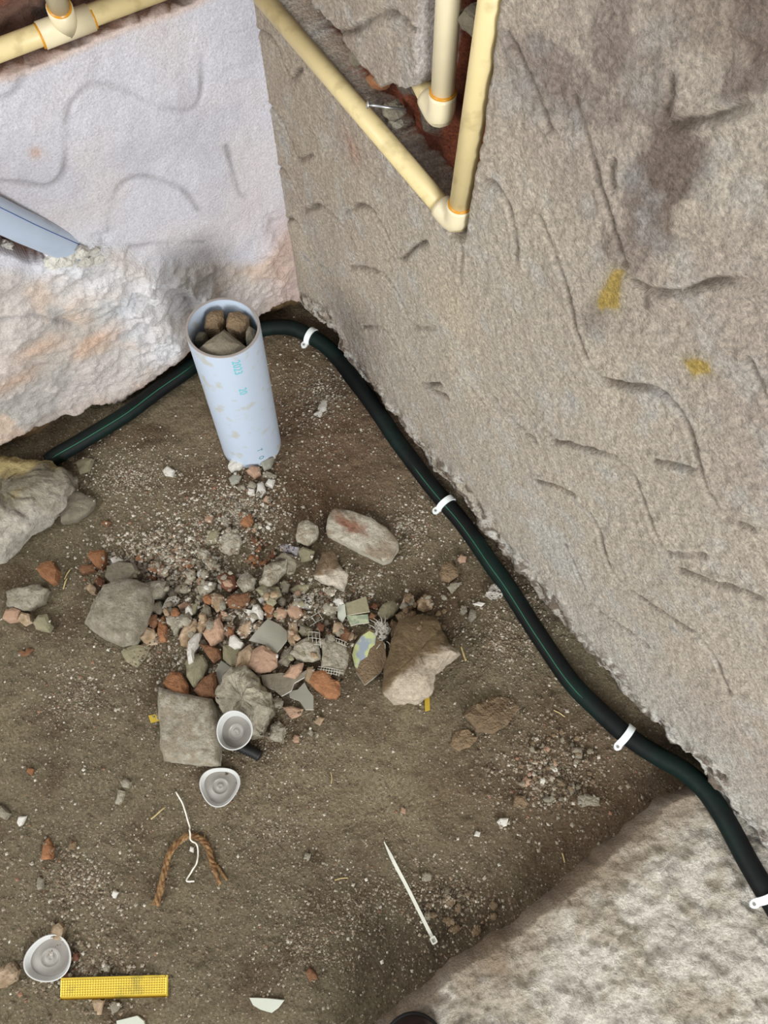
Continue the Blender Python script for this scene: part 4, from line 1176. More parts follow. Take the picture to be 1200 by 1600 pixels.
MIX = [('cement', 3), ('cement_pale', 3), ('white', 1), ('cement_dark', 3), ('pink', 1), ('olive', 1.5)]
scatter(80, (285, 890, 80, 42), MIX, 8, 13, 'small grey or white pebble in the dense gravel above the heap centre', 'gravel pebbles above the heap')
scatter(46, (345, 950, 85, 62), MIX + [('orange', 1.5), ('brick', 1), ('tan', 2)], 13, 20, 'grey, white or red pebble filling the gaps between the heap stones', 'filler pebbles of the heap')
scatter(44, (470, 975, 85, 62), MIX + [('pink', 1), ('tan', 2)], 11, 18, 'pale or pinkish pebble in the right half of the heap near the mesh tape', 'filler pebbles near the mesh tape')
scatter(22, (405, 866, 24, 24), [('orange', 3), ('brick', 2), ('brick_dark', 1)], 8, 13, 'little orange brick crumb in the crumb patch beside the ridged mortar flake', 'orange crumbs beside the mortar flake', noun='crumb')
scatter(30, (385, 800, 45, 45), MIX + [('pink', 1), ('orange', 1)], 7, 11, 'little pebble scattered between the stub and the heap', 'pebbles between stub and heap')
scatter(34, (870, 1205, 62, 62), [('cement', 2), ('brown', 3), ('pink', 1), ('cement_dark', 2)], 8, 14, 'small earthy pebble in the dark gravel patch beside the hose', 'pebbles of the dark gravel patch')
scatter(14, (720, 1425, 55, 35), [('brown', 3), ('cement_dark', 1)], 12, 24, 'soil clod in the crumbly patch right of the cable tie', 'soil clods right of the cable tie', 0.4, noun='clod')
scatter(20, (668, 955, 42, 38), [('brown', 3), ('cement', 1)], 9, 15, 'earthy pebble behind the largest boulder', 'earthy pebbles behind the largest boulder')


# ---- gravel too fine to pick apart: one object
def gravel():
    rg = np.random.default_rng(3)
    P_ = []

    def add(n, cx, cy, rx, ry, s0, s1, tone=0):
        a = rg.uniform(0, 2 * math.pi, n); r = np.abs(rg.normal(0, 0.6, n))
        for x, y, s in zip(cx + np.cos(a) * r * rx, cy + np.sin(a) * r * ry, s0 * (s1 / s0) ** (rg.random(n) ** 1.6)):
            P_.append((x, y, s, tone))
    add(3900, 260, 870, 138, 69, 2.5, 8, 1)
    add(3300, 370, 800, 126, 92, 2, 6.5, 1)
    add(2250, 200, 740, 126, 69, 2, 5, 0)
    add(2250, 390, 980, 195, 126, 2.5, 8, 1)
    add(1050, 520, 930, 103, 57, 2.5, 8, 1)
    add(2250, 500, 620, 126, 126, 2, 6, 0)
    add(1500, 640, 820, 103, 126, 2, 6, 0)
    add(1650, 780, 1000, 126, 138, 2, 6, 2)
    add(2250, 860, 1210, 138, 114, 2, 7.5, 2)
    add(1050, 700, 1400, 172, 92, 2, 6, 2)
    add(1950, 120, 1080, 172, 172, 1.8, 6, 2)
    add(1950, 120, 1380, 172, 149, 1.8, 6.5, 2)
    add(1200, 130, 1520, 172, 80, 2, 7, 2)
    add(1350, 420, 1300, 299, 195, 1.6, 4.5, 2)
    add(1050, 480, 1480, 184, 92, 1.6, 5, 2)
    add(750, 240, 1020, 69, 57, 2, 7, 2)
    add(630, 830, 960, 57, 92, 2, 6, 0)
    add(6000, 420, 1150, 480, 420, 1.6, 4.5, 2)
    add(1500, 560, 1420, 220, 150, 1.6, 5, 2)
    n = len(P_)
    print('gravel', n)
    ico = np.array([(1, 0, 0), (-1, 0, 0), (0, 1, 0), (0, -1, 0), (0, 0, 1), (0, 0, -.6)], float)
    fc = np.array([(0, 2, 4), (2, 1, 4), (1, 3, 4), (3, 0, 4), (2, 0, 5), (1, 2, 5), (3, 1, 5), (0, 3, 5)])
    Vs, Fs, Cs = [], [], []
    pal = [lin(q) for q in [(150, 140, 122), (176, 168, 152), (120, 106, 88), (192, 186, 172), (134, 102, 82), (104, 92, 76)]]
    wts = {0: [.3, .2, .3, .04, .03, .13], 1: [.3, .25, .2, .09, .06, .1], 2: [.25, .05, .42, .015, .015, .25]}
    b = 0
    for x, y, s, tone in P_:
        p = at(x, y, 0.01)
        gx_, gy_ = p[0], p[1]
        i, j = int((gx_ - RX0) / RS), int((gy_ - RY0) / RS)
        if not (0 <= i < RN and 0 <= j < RMY):
            continue
        if REST[i, j] > GROUND0[i, j] + 0.016:
            continue
        q = np.array([gx_, gy_]) - CORNER
        if q @ NR < 0.0 or q @ NL < 0.0:
            continue
        r = s * 0.00055
        z = REST[i, j] + r * 0.25
        ax = ico * r * (1 + rg.uniform(-.35, .35, (6, 1)))
        ax[:, 2] *= 0.7
        t = rg.uniform(0, 6.28)
        ct, st = math.cos(t), math.sin(t)
        rot = np.stack([ax[:, 0] * ct - ax[:, 1] * st, ax[:, 0] * st + ax[:, 1] * ct, ax[:, 2]], 1)
        Vs.append(rot + (gx_, gy_, z))
        Fs.append(fc + b)
        b += 6
        c_ = pal[rg.choice(6, p=wts[tone])] * rg.uniform(.75, 1.15)
        Cs.append(np.repeat(c_[None], 6, 0))
    me_ = mesh_np('gravel', np.concatenate(Vs), np.concatenate(Fs), np.concatenate(Cs), smooth=False)
    link('gravel', me_, M['pebble'], floor_obj, kind='stuff')


gravel()


# ---------------------------------------------------------------- flat shards
def shard(px, th, m, name, label, cat='tile piece', lift=0.0, tilt=(0, 0), bend=0.0, bend_dir=0.0, edge_mat=None, q=80, n_in=6, group=None, edge_name='broken_edge', jag=0.0):
    z = 0.01
    for _ in range(2):
        poly = px_poly(px, z)
        z = rest_of(poly, q) + lift
    P_ = []
    rr = random.Random(int(px[0][0]))
    for i in range(len(poly)):
        a, b = np.array(poly[i]), np.array(poly[(i + 1) % len(poly)])
        for k in range(n_in):
            p = a + (b - a) * k / n_in
            P_.append(p + np.array([rr.uniform(-1, 1), rr.uniform(-1, 1)]) * jag)
    cen = sum(P_) / len(P_)
    m_ = len(P_)
    R = [1.0, .97, .75, .5, .25]
    cb, sb = math.cos(bend_dir), math.sin(bend_dir)

    def top(x, y):
        u = (x - cen[0]) * cb + (y - cen[1]) * sb
        return z + th + (x - cen[0]) * tilt[0] + (y - cen[1]) * tilt[1] - bend * u * u
    mb = MB()
    V, F = [], []
    for k, s in enumerate(R):
        for p in P_:
            x, y = cen + (p - cen) * s
            V.append((x, y, top(x, y) - (0.0005 if k == 0 else 0)))
    V.append((cen[0], cen[1], top(*cen)))
    for i in range(len(R) - 1):
        for k in range(m_):
            k2 = (k + 1) % m_
            F.append((i * m_ + k2, i * m_ + k, (i + 1) * m_ + k, (i + 1) * m_ + k2))
    for k in range(m_):
        F.append(((len(R) - 1) * m_ + (k + 1) % m_, (len(R) - 1) * m_ + k, len(V) - 1))
    mb.add(V, F)
    body = MB()
    V2, F2 = [], []
    for zz in (0.0, 1.0):
        for p in P_:
            V2.append((p[0], p[1], top(*p) - 0.0005 - zz * th))
    for k in range(m_):
        k2 = (k + 1) % m_
        F2.append((k2, k, m_ + k, m_ + k2))
    F2.append(tuple(m_ + k for k in range(m_)))
    body.add(V2, F2)
    occupy(poly, z + th)
    rt = root(name, (cen[0], cen[1], z), label, cat, group)
    mb.build('glazed_face', M[m], rt, smooth=False)
    body.build(edge_name, M[edge_mat or 'tile_body'], rt, smooth=False)
    return rt


shard([(408, 1056), (440, 1052), (466, 1056), (480, 1048), (482, 1056), (460, 1068), (455, 1080), (440, 1088), (428, 1078), (412, 1072)], .006, 'cement_dark', 'tile_shard', 'grey slab shard with a bright white broken lower edge', edge_mat='white', q=85, tilt=(0, .12), lift=.002)
shard([(325, 1070), (346, 1032), (372, 1050), (368, 1062), (352, 1074), (338, 1080)], .004, 'tile_grey', 'tile_shard', 'plain grey-green tile shard behind the crumpled pale boulder', q=60, tilt=(-.1, -.1))
shard([(388, 1000), (404, 982), (418, 966), (436, 974), (450, 986), (448, 1000), (440, 1012), (431, 1023), (412, 1007)], .0028, 'tile_grey', 'curved_shard', 'curved smooth grey shard with pale rim, centre of the heap', bend=7.0, bend_dir=0.6, q=88, lift=.008, tilt=(-.12, -.12), edge_mat='tile_pale')
shard([(451, 1080), (465, 1078), (476, 1066), (482, 1078), (490, 1088), (490, 1110), (478, 1110), (468, 1096), (453, 1090)], .004, 'tile_grey', 'tile_shard', 'flat pale grey three-cornered tile shard beside the large orange brick', q=70, lift=.004, tilt=(.05, -.1))
shard([(540, 944), (572, 933), (578, 956), (542, 962)], .004, 'olive', 'tile_shard', 'olive-grey four-sided tile piece at the right of the heap', q=80, lift=.006, tilt=(0, .1))
shard([(527, 948), (539, 945), (541, 962), (535, 974), (528, 966)], .005, 'tile_pale', 'tile_shard', 'small whitish tile bit joined to the olive tile piece', q=80, lift=.003)
shard([(541, 963), (575, 960), (577, 974), (560, 976), (548, 979)], .004, 'tile_green', 'tile_shard', 'greenish-cream tile strip under the olive tile piece', q=80, lift=.004, tilt=(0, -.2))
shard([(549, 1022), (553, 1006), (565, 992), (578, 984), (590, 990), (602, 1010), (604, 1035), (596, 1052), (570, 1071), (556, 1050)], .006, 'brown', 'patterned_shard', 'curved crockery shard, muddy inside with yellow and blue pattern on its left', q=70, lift=.006, edge_mat='tile_pale', tilt=(.25, 0))
_r = [o for o in bpy.data.objects if o.name == 'patterned_shard'][0]
gl = MB()
gp = [(550, 1022), (554, 1007), (565, 993), (577, 986), (588, 992), (586, 1008), (578, 1014), (574, 1026), (563, 1032), (558, 1044), (554, 1040)]
zt = _r.location.z + 0.0062
Pg = [at(x, y, zt) for x, y in gp]
cg = np.mean(Pg, 0)
zf = lambda p: zt + (p[0] - _r.location.x) * .25 + .0008
gl.add([(p[0], p[1], zf(p)) for p in Pg] + [(p[0], p[1], zf(p) - .001) for p in Pg], [tuple(reversed(range(len(Pg))))] + [((k + 1) % len(Pg), k, len(Pg) + k, len(Pg) + (k + 1) % len(Pg)) for k in range(len(Pg))])
g_ = gl.build('glaze', M['pattern'], _r, smooth=False)
g_['label'] = 'yellow and grey-blue glazed pattern'
shard([(390, 1558), (418, 1559), (445, 1562), (436, 1574), (425, 1582), (408, 1577), (396, 1570)], .004, 'tile_pale', 'tile_shard', 'pale celadon half-round tile chip at the bottom middle', q=60)
shard([(183, 1594), (216, 1586), (226, 1594), (232, 1620), (186, 1622)], .004, 'tile_pale', 'tile_shard', 'pale tile chip cut by the bottom frame edge below the gold strip', q=60)
shard([(232, 1118), (248, 1115), (254, 1126), (236, 1130)], .0015, 'gold', 'foil_strip', 'yellow-green foil scrap sticking out left of the squarish block', 'strip', q=50, edge_mat='gold', edge_name='strip_edge')
shard([(663, 1085), (671, 1085), (672, 1110), (664, 1112)], .0015, 'gold', 'foil_strip', 'short golden strip end poking out from under the largest boulder', 'strip', q=50, edge_mat='gold', edge_name='strip_edge')

# frayed plaster piece, mesh tape
put_stone([(585, 975), (592, 968), (606, 972), (612, 985), (606, 1000), (594, 1004), (586, 992)], .03, 'speckled', 'plaster_piece', 'frayed fibrous plaster piece above the patterned shard', 'plaster piece', detail=24, rough=.12)
rt_frayed = [o for o in bpy.data.objects if o.name == 'plaster_piece'][0]


def fibre(pxs, z, r=0.0006, seg=5):
    return tube([at(x, y, zz) for (x, y), zz in zip(pxs, z)], r, seg)


for k, (a, b) in enumerate([((590, 978), (578, 968)), ((593, 976), (584, 966)), ((597, 975), (594, 963)), ((600, 978), (602, 962)), ((588, 984), (576, 976)), ((596, 1004), (588, 1014)), ((600, 1004), (602, 1014)), ((604, 1002), (610, 1010))]):
    mb = MB(); zz = rt_frayed.location.z + .026
    mb.add(*fibre([a, ((a[0] + b[0]) / 2 + 1, (a[1] + b[1]) / 2 - 1), b], [zz, zz + .006, zz + .001]))
    mb.build('fibre', M['net'], rt_frayed)


def mesh_tape(px_c, px_u, px_v, nu, nv, label, lift=.004):
    """a scrap of open glass-fibre tape: crossing strands"""
    poly = px_poly([(px_c[0] - 12, px_c[1] - 12), (px_c[0] + 12, px_c[1] - 12), (px_c[0] + 12, px_c[1] + 12), (px_c[0] - 12, px_c[1] + 12)], .03)
    z = rest_of(poly, 75) + lift
    c_ = at(px_c[0], px_c[1], z)
    u = at(px_c[0] + px_u[0], px_c[1] + px_u[1], z) - c_
    v = at(px_c[0] + px_v[0], px_c[1] + px_v[1], z) - c_
    rt = root('mesh_tape', c_, label, 'tape')
    rr = random.Random(nu * nv + px_c[0])
    for (A, B, n) in ((u, v, nu), (v, u, nv)):
        for i in range(n):
            f = (i / (n - 1) - .5) * 2 if n > 1 else 0
            e = rr.uniform(.8, 1.25)
            p = [c_ + B * f * .8 + A * t * e + np.array([0, 0, -abs(t) ** 2 * .003 + .0006 * (i % 2)]) for t in (-1, -.4, .2, 1)]
            MB().add(*tube(p, .00045, 5)).build('strand', M['net'], rt)
    return rt


mesh_tape((491, 997), (11, 1), (1, 12), 3, 4, 'scrap of white open mesh tape on the pale pitted mortar block')
mesh_tape((490, 968), (13, -8), (4, 6), 2, 3, 'frayed white mesh tape scrap near the peach-coloured chunk')
mesh_tape((516, 1048), (18, 3), (-1, 5), 3, 8, 'white mesh tape along the lower edge of the tan-grey block')
mesh_tape((530, 1002), (11, 4), (0, 4), 2, 5, 'white mesh tape scrap at the top of the tan-grey block')

# ---------------------------------------------------------------- hose
HOSE = [(76, 722), (90, 711), (120, 694), (160, 670), (200, 645), (245, 611), (290, 580), (330, 548), (368, 526), (400, 516), (430, 511), (458, 513), (486, 526), (512, 543), (533, 566), (552, 592), (572, 618), (596, 652), (620, 688),
        (650, 728), (672, 757), (697, 787), (720, 814), (745, 848), (768, 882), (790, 912), (812, 946), (832, 978), (856, 1014), (882, 1052), (905, 1080), (930, 1104), (955, 1128), (978, 1148), (1006, 1168), (1036, 1186), (1068, 1204),
        (1098, 1230), (1122, 1262), (1142, 1296), (1162, 1334), (1180, 1366), (1200, 1400), (1228, 1446), (1260, 1500)]
HR = 0.0155
hpx = smooth_line(HOSE, 3)
hz = []
for x, y in hpx:
    z = 0.02
    for _ in range(2):
        p = at(x, y, z)
        z = max(float(ground(p[0], p[1])), float(ledge_top(p[0], p[1]))) + HR * 0.85
    hz.append(z)
hz = np.array(hz)
hz = np.array([hz[max(0, i - 4):i + 5].max() for i in range(len(hz))])
for _ in range(20):
    hz[1:-1] = (hz[:-2] + hz[1:-1] * 2 + hz[2:]) / 4
hp = np.array([at(x, y, z) for (x, y), z in zip(hpx, hz)])
hose = root('irrigation_hose', hp[len(hp) // 2] * 1.0, 'long black hose running along both walls and round the corner', 'hose')
MB().add(*tube(hp, HR, 20)).build('hose_body', M['hose'], hose)


def frames(i):
    t = hp[min(i + 1, len(hp) - 1)] - hp[max(i - 1, 0)]
    return frame_for(t)


sp = []
for i in range(len(hp)):
    t, b, n = frames(i)
    ang = math.radians(58)
    sp.append(hp[i] + (b * math.cos(ang) + n * math.sin(ang)) * (HR * 0.995))
for a, b in ((2, 20), (57, 92)):
    MB().add(*tube(sp[a:b], [0.0002] + [0.0009] * (b - a - 2) + [0.0002], 6)).build('green_stripe', M['stripe'], hose, label='thin green stripe along the hose')


def clip(px, label, side=1, w=0.011):
    tgt = at(px[0], px[1], 0.02)
    i = int(np.argmin(np.hypot(hp[:, 0] - tgt[0], hp[:, 1] - tgt[1])))
    t, b, n = frames(i)
    c_ = hp[i]
    rt = root('hose_clip', c_, label, 'clip')
    V, F = [], []
    a0, a1, N_ = -12, 192, 24
    r0, r1 = HR * 1.01, HR * 1.01 + .0028
    if side < 0:
        b = -b
    for k in range(N_ + 1):
        a = math.radians(a0 + (a1 - a0) * k / N_)
        d = b * math.cos(a) + n * math.sin(a)
        for s, r in ((-1, r0), (-1, r1), (1, r1), (1, r0)):
            V.append(c_ + d * r + t * s * w / 2)
    for k in range(N_):
        for j in range(4):
            j2 = (j + 1) % 4
            F.append((k * 4 + j, (k + 1) * 4 + j, (k + 1) * 4 + j2, k * 4 + j2))
    F.append((3, 2, 1, 0)); F.append(tuple(N_ * 4 + j for j in range(4)))
    MB().add(V, F).build('strap', M['clip'], rt, smooth=False)
    # ear with a nail hole, on the side towards the floor
    ec = c_ - b * (HR + .0075) + n * (-.002)
    V, F = [], []
    K = 20
    for zz in (0, .004):
        for k in range(K):
            a = 2 * math.pi * k / K
            V.append(ec + b * math.cos(a) * .0078 + t * math.sin(a) * .0062 + n * zz)
    F = [tuple(reversed(range(K))), tuple(K + k for k in range(K))] + [(k, (k + 1) % K, K + (k + 1) % K, K + k) for k in range(K)]
    MB().add(V, F).build('ear', M['clip'], rt, smooth=False)
    nc = ec + n * .004 - b * .002
    V = [nc + b * math.cos(2 * math.pi * k / 12) * .0024 + t * math.sin(2 * math.pi * k / 12) * .0024 + n * zz for zz in (0, .0008) for k in range(12)]
    F = [tuple(12 + k for k in range(12))] + [(k, (k + 1) % 12, 12 + (k + 1) % 12, 12 + k) for k in range(12)]
    MB().add(V, F).build('nail_head', M['steel'], rt, smooth=False)


clip((487, 529), 'white pipe clip on the hose nearest the room corner', -1)
clip((696, 786), 'white pipe clip halfway along the right wall hose, level with the half brick', -1)
clip((978, 1148), 'white pipe clip just before the hose climbs the concrete ledge', -1)
clip((1196, 1392), 'white pipe clip on the concrete ledge, cut by the frame edge', -1)

# ---------------------------------------------------------------- upright pipe stub filled with stones
base_px, top_px = (392, 692), (348, 511)
sb = at(*base_px, 0.01)
SR, ST = 0.0555, 0.0040
top_d = ray(*top_px)
# height at which the ray through the mouth's centre passes over the base
tt = (sb[1] * top_d[1] + sb[0] * top_d[0]) / (top_d[0] ** 2 + top_d[1] ** 2)
top_h = 1.3 + top_d[2] * tt
tp = O + top_d * tt
sb = np.array([sb[0], sb[1], float(ground(sb[0], sb[1])) - 0.03])
tp = np.array([tp[0], tp[1], top_h])
print('stub', sb, tp)
stub = root('pipe_stub', sb, 'upright pale blue-white plastic pipe stub stuffed with stones', 'pipe')
ax = (tp - sb)
L_ = np.linalg.norm(ax)
ax = ax / L_
bx_ = np.cross(ax, (0, 1, 0)); bx_ /= np.linalg.norm(bx_)
by_ = np.cross(ax, bx_)


def ring_surf(r0, h0, r1, h1, n=64, flip=False):
    V, F = [], []
    for (r, hh) in ((r0, h0), (r1, h1)):
        for k in range(n):
            a = 2 * math.pi * k / n
            V.append(sb + ax * hh + (bx_ * math.cos(a) + by_ * math.sin(a)) * r)
    for k in range(n):
        f = (k, (k + 1) % n, n + (k + 1) % n, n + k)
        F.append(tuple(reversed(f)) if flip else f)
    return V, F


mb = MB()
mb.add(*ring_surf(SR, 0, SR, L_ - .001))
mb.add(*ring_surf(SR - ST, L_ - .12, SR - ST, L_ - .001, flip=True))
mb.build('pipe_body', M['pvc'], stub)
mb = MB()
mb.add(*ring_surf(SR, L_ - .0012, SR - .0006, L_))
mb.add(*ring_surf(SR - .0006, L_, SR - ST, L_))
mb.add(*ring_surf(SR - ST, L_, SR - ST, L_ - .0012))
mb.build('rim', M['pvc_rim'], stub, smooth=False, label='dusty sawn rim')
# plug of soil below the stones so the mouth is not hollow
V = [sb + ax * (L_ - .075) + (bx_ * math.cos(2 * math.pi * k / 32) + by_ * math.sin(2 * math.pi * k / 32)) * (SR - ST) for k in range(32)]
MB().add(V + [sb + ax * (L_ - .07)], [(k, (k + 1) % 32, 32) for k in range(32)]).build('soil_fill', M['soil'], stub)


def stub_stone(u, v, dep, poly, h, m_, label, seed):
    """u, v: offset in the mouth (metres, right / away); dep: depth of the stone's base under the rim"""
    V, F = stone_mesh(poly, h, seed, 18, 4, .05, .5, .35, .3)
    me_ = bpy.data.meshes.new('stone'); me_.from_pydata([tuple(p) for p in V], [], F); me_.update()
    o = link('stone', me_, M[m_], None, label=label, category='stone', group='stones in the pipe mouth')
    o.location = Vector(sb + ax * (L_ - dep + .022)) + Vector((u, v, 0))
    return o


stub_stone(0.000, -0.016, .062, [(-.034, -.014), (-.018, -.028), (.004, -.033), (.026, -.024), (.036, -.010), (.018, .006), (.001, .018), (-.012, .008)], .040, 'cement_dark', 'largest greyish-tan stone in the pipe mouth, nearest and pyramid-shaped', 11)
stub_stone(-0.014, 0.024, .062, [(-.017, -.012), (.006, -.014), (.013, .002), (.010, .017), (-.006, .016), (-.016, .006)], .034, 'brown', 'upright brown stone in the pipe mouth, behind the pyramid on its left', 12)
stub_stone(0.019, 0.022, .062, [(-.016, -.010), (.006, -.018), (.018, -.008), (.017, .010), (.002, .018), (-.014, .013)], .034, 'brown', 'blocky brown stone in the pipe mouth, behind the pyramid on its right', 13)
stub_stone(0.041, -0.004, .064, [(-.006, -.014), (.006, -.008), (.0075, .012), (-.003, .018), (-.008, .004)], .032, 'cement_dark', 'thin stone standing against the right inside of the pipe mouth', 14)
stub_stone(-0.038, 0.004, .066, [(-.008, -.008), (.006, -.010), (.010, .004), (.0, .012), (-.009, .008)], .022, 'cement_dark', 'small dark pebble against the left inside of the pipe mouth', 15)


def print_on_stub(txt, ang, h_top, size, m_, name):
    cu = bpy.data.curves.new('t', 'FONT')
    cu.body = txt
    cu.size = size
    cu.resolution_u = 3
    to = bpy.data.objects.new('t', cu)
    COL.objects.link(to)
    bpy.context.view_layer.update()
    me_ = to.to_mesh()
    vs_ = [tuple(v.co) for v in me_.vertices]
    fs_ = [tuple(p.vertices) for p in me_.polygons]
    to.to_mesh_clear()
    bpy.data.objects.remove(to)
    out = []
    for x, y, _z in vs_:
        a = math.radians(ang) + y / SR      # letters run down the pipe
        hh = h_top - x
        out.append(sb + ax * hh + (bx_ * math.cos(a) + by_ * math.sin(a)) * (SR + .0003))
    MB().add(out, fs_).build(name, M[m_], stub, smooth=False)


# which ring angle faces the viewer
face = math.degrees(math.atan2(-(np.array([0.3, -1, 0]) @ -by_), (np.array([0.3, -1, 0]) @ bx_)))
print_on_stub('2023', face, L_ - .012, .018, 'cyan_print', 'printed_year')
print_on_stub('20', face, L_ - .085, .018, 'cyan_print', 'printed_number')
print_on_stub('T', face + 6, L_ - .285, .014, 'teal_print', 'printed_letter')
print_on_stub('O', face + 6, L_ - .312, .014, 'teal_print', 'printed_letter')

# ---------------------------------------------------------------- cream water pipes in the right wall
PRAD = 0.0122


def bez(pts, n=8):
    return smooth_line(pts, n)


def fit_sleeve(mb, a, b, r):
    mb.add(*tube([a, b], r, 24))


def glue_ring(p, d, r, parent):
    d = d / np.linalg.norm(d)
    MB().add(*tube([p - d * .0016, p + d * .0016], r, 24)).build('glue_ring', M['glue'], parent)


def elbow_mesh(c_, d1, d2, r, l):
    """two sleeves meeting in a rounded corner"""
    mb = MB()
    pts = []
    d1 = d1 / np.linalg.norm(d1); d2 = d2 / np.linalg.norm(d2)
    for k in range(4):
        pts.append(c_ + d1 * (l - (l - r * 1.15) * k / 3))
    for k in range(1, 8):
        t = k / 8
        p0, p1, p2 = c_ + d1 * r * 1.15, c_, c_ + d2 * r * 1.15
        pts.append(p0 * (1 - t) ** 2 + p1 * 2 * t * (1 - t) + p2 * t * t)
    for k in range(4):
        pts.append(c_ + d2 * (r * 1.15 + (l - r * 1.15) * k / 3))
    mb.add(*tube(pts, r, 24))
    return mb


off = -0.0055
el = at_right(714, 350, off)
a0 = at_right(424, 12, 0.001)
dirh = (a0 - el); dirh[2] *= 0.6
dirh /= np.linalg.norm(dirh)
hor = [el, el + (a0 - el) * 1.06]
v_top = at_right(770, -10, off)
vt = v_top - el
r1 = root('water_pipe', el, 'cream water pipe running down the wall diagonal then straight up beside the right-hand plaster', 'pipe')
MB().add(*tube(hor, PRAD, 24)).build('sloping_run', M['cpvc'], r1)
MB().add(*tube([el, el + vt * 1.5], PRAD, 24)).build('upright_run', M['cpvc'], r1)
elbow_mesh(el, hor[1] - hor[0], vt, PRAD * 1.22, .030).build('elbow', M['cpvc_fit'], r1)
glue_ring(el + vt / np.linalg.norm(vt) * .031, vt, PRAD * 1.14, r1)

# second upright pipe with a small elbow turning under the plaster island
e2 = at_right(689, 186, -0.012)
t2 = at_right(699, -20, -0.012)
t2 = np.array([e2[0] + (t2[0] - e2[0]) * .5, e2[1] + (t2[1] - e2[1]) * .5, t2[2]])
v2 = t2 - e2
back = np.array([-DR[0], -DR[1], 0.12]) * 1.0 - np.array([NR[0], NR[1], 0]) * 0.25
back /= np.linalg.norm(back)
r2 = root('water_pipe', e2, 'short upright cream water pipe ending in an elbow beneath the plaster island', 'pipe')
MB().add(*tube([e2, e2 + v2 * 2.2], PRAD, 24)).build('upright_run', M['cpvc_fit'], r2)
elbow_mesh(e2, back, v2, PRAD * 1.2, .031).build('elbow', M['cpvc_fit'], r2)
MB().add(*tube([e2 + back * .02, e2 + back * .075], PRAD, 24)).build('side_run', M['cpvc'], r2)
glue_ring(e2 + v2 / np.linalg.norm(v2) * .032, v2, PRAD * 1.16, r2)

# nail
nb_ = at_right(634, 171, -0.024)
nh = at_right(576, 164, 0.014)
rn = root('nail', nh, 'steel nail sticking out of the mortar above the sloping cream pipe', 'nail')
MB().add(*tube([nb_, nh], .0016, 12)).build('shank', M['steel'], rn)
dn = (nh - nb_) / np.linalg.norm(nh - nb_)
MB().add(*tube([nh, nh + dn * .0018], .0042, 16)).build('head', M['steel'], rn)
# steel screw head at the back of the recess
sc = at_right(717, 257, -0.040)
MB().add(*tube([sc - np.array([*NR, 0]) * .004, sc + np.array([*NR, 0]) * .001, sc + np.array([*NR, 0]) * .0025], [.0052, .0052, .003], 16)).build('screw', M['steel'], None, label='round grey screw head deep in the brick recess', category='screw')

# broken brick and mortar pieces standing in the recess are pieces of the wall
for (px, sz, m_, nm) in [((592, 126), .013, 'orange', 'brick'), ((616, 172), .013, 'cement', 'mortar_lump'), ((618, 192), .009, 'cement_pale', 'mortar_lump'), ((560, 86), .013, 'cement_dark', 'mortar_lump'), ((745, 30), .016, 'cement_dark', 'mortar_lump')]:
    p = at_right(px[0], px[1], -0.028)
    V, F = stone_mesh([(math.cos(a) * sz, math.sin(a) * sz * .8) for a in (0, 1, 2, 3.1, 4.2, 5.2)], sz * 1.2, int(px[0]), 16, 4, .14, .3)
    # local z points into the room
    Rm = np.array([[DR[0], 0, NR[0]], [DR[1], 0, NR[1]], [0, 1, 0]])
    Vw = [p + Rm @ np.array(v) - np.array([*NR, 0]) * sz * .4 for v in V]
    MB().add(Vw, F).build(nm, M[m_], wall_right, smooth=False)

# ---------------------------------------------------------------- cream pipe in the left wall
pc = at_left(0, 78, -0.016)
pd = at_left(245, -14, -0.016)
dd = pd - pc
pd = pc + dd
r3 = root('water_pipe', pc, 'cream water pipe with a tee lying in the brick groove of the left wall', 'pipe')
MB().add(*tube([pc - dd * .5, pd + dd * .25], PRAD * 1.0, 24)).build('level_run', M['cpvc'], r3)
tee_a, tee_b = at_left(64, 56, -.016), at_left(142, 27, -.016)
mb = MB(); fit_sleeve(mb, tee_a, tee_b, PRAD * 1.24)
tc_ = (tee_a + tee_b) / 2
br = at_left(88, 8, -0.004) - tc_
br = np.array([br[0] * .4 + NL[0] * .01, br[1] * .4 + NL[1] * .01, abs(br[2]) + .0])
bdir = br / np.linalg.norm(br)
mb.add(*tube([tc_, tc_ + bdir * .034], PRAD * 1.24, 24))
mb.build('tee', M['cpvc_fit'], r3)
MB().add(*tube([tc_ + bdir * .03, tc_ + bdir * .22], PRAD, 24)).build('branch_run', M['cpvc_fit'], r3)
du = (tee_b - tee_a) / np.linalg.norm(tee_b - tee_a)
glue_ring(tee_a - du * .001, du, PRAD * 1.12, r3)
glue_ring(tee_b + du * .001, du, PRAD * 1.12, r3)
glue_ring(tc_ + bdir * .0345, bdir, PRAD * 1.14, r3)

# ---------------------------------------------------------------- grey pipe entering the left wall
g0 = at_left(-40, 318, 0.022)
g1 = at_left(35, 354, 0.012)
g2 = at_left(150, 404, -0.024)
r4 = root('drain_pipe', g1, 'grey plastic pipe with a blue line slanting into the left wall mortar', 'pipe')
gd = g1 - g0
gpts = [g0 - gd * 1.5, g0, g1, g2, g2 + (g2 - g1) * .3]
MB().add(*tube(gpts, .0235, 32, up=(0, 0, 1))).build('pipe_body', M['pvc_grey'], r4)
dn = (g2 - g0) / np.linalg.norm(g2 - g0)
_, bb, nn = frame_for(dn)
lo = []
for p in gpts:
    # line on the flank facing the viewer
    to = O - p; to -= dn * (to @ dn); to /= np.linalg.norm(to)
    upv = np.cross(dn, to); upv *= (1 if upv[2] > 0 else -1)
    a = math.radians(24)
    lo.append(p + (to * math.cos(a) + upv * math.sin(a)) * .0234)
MB().add(*tube(lo[:4], .0007, 6)).build('blue_line', M['blue_print'], r4)

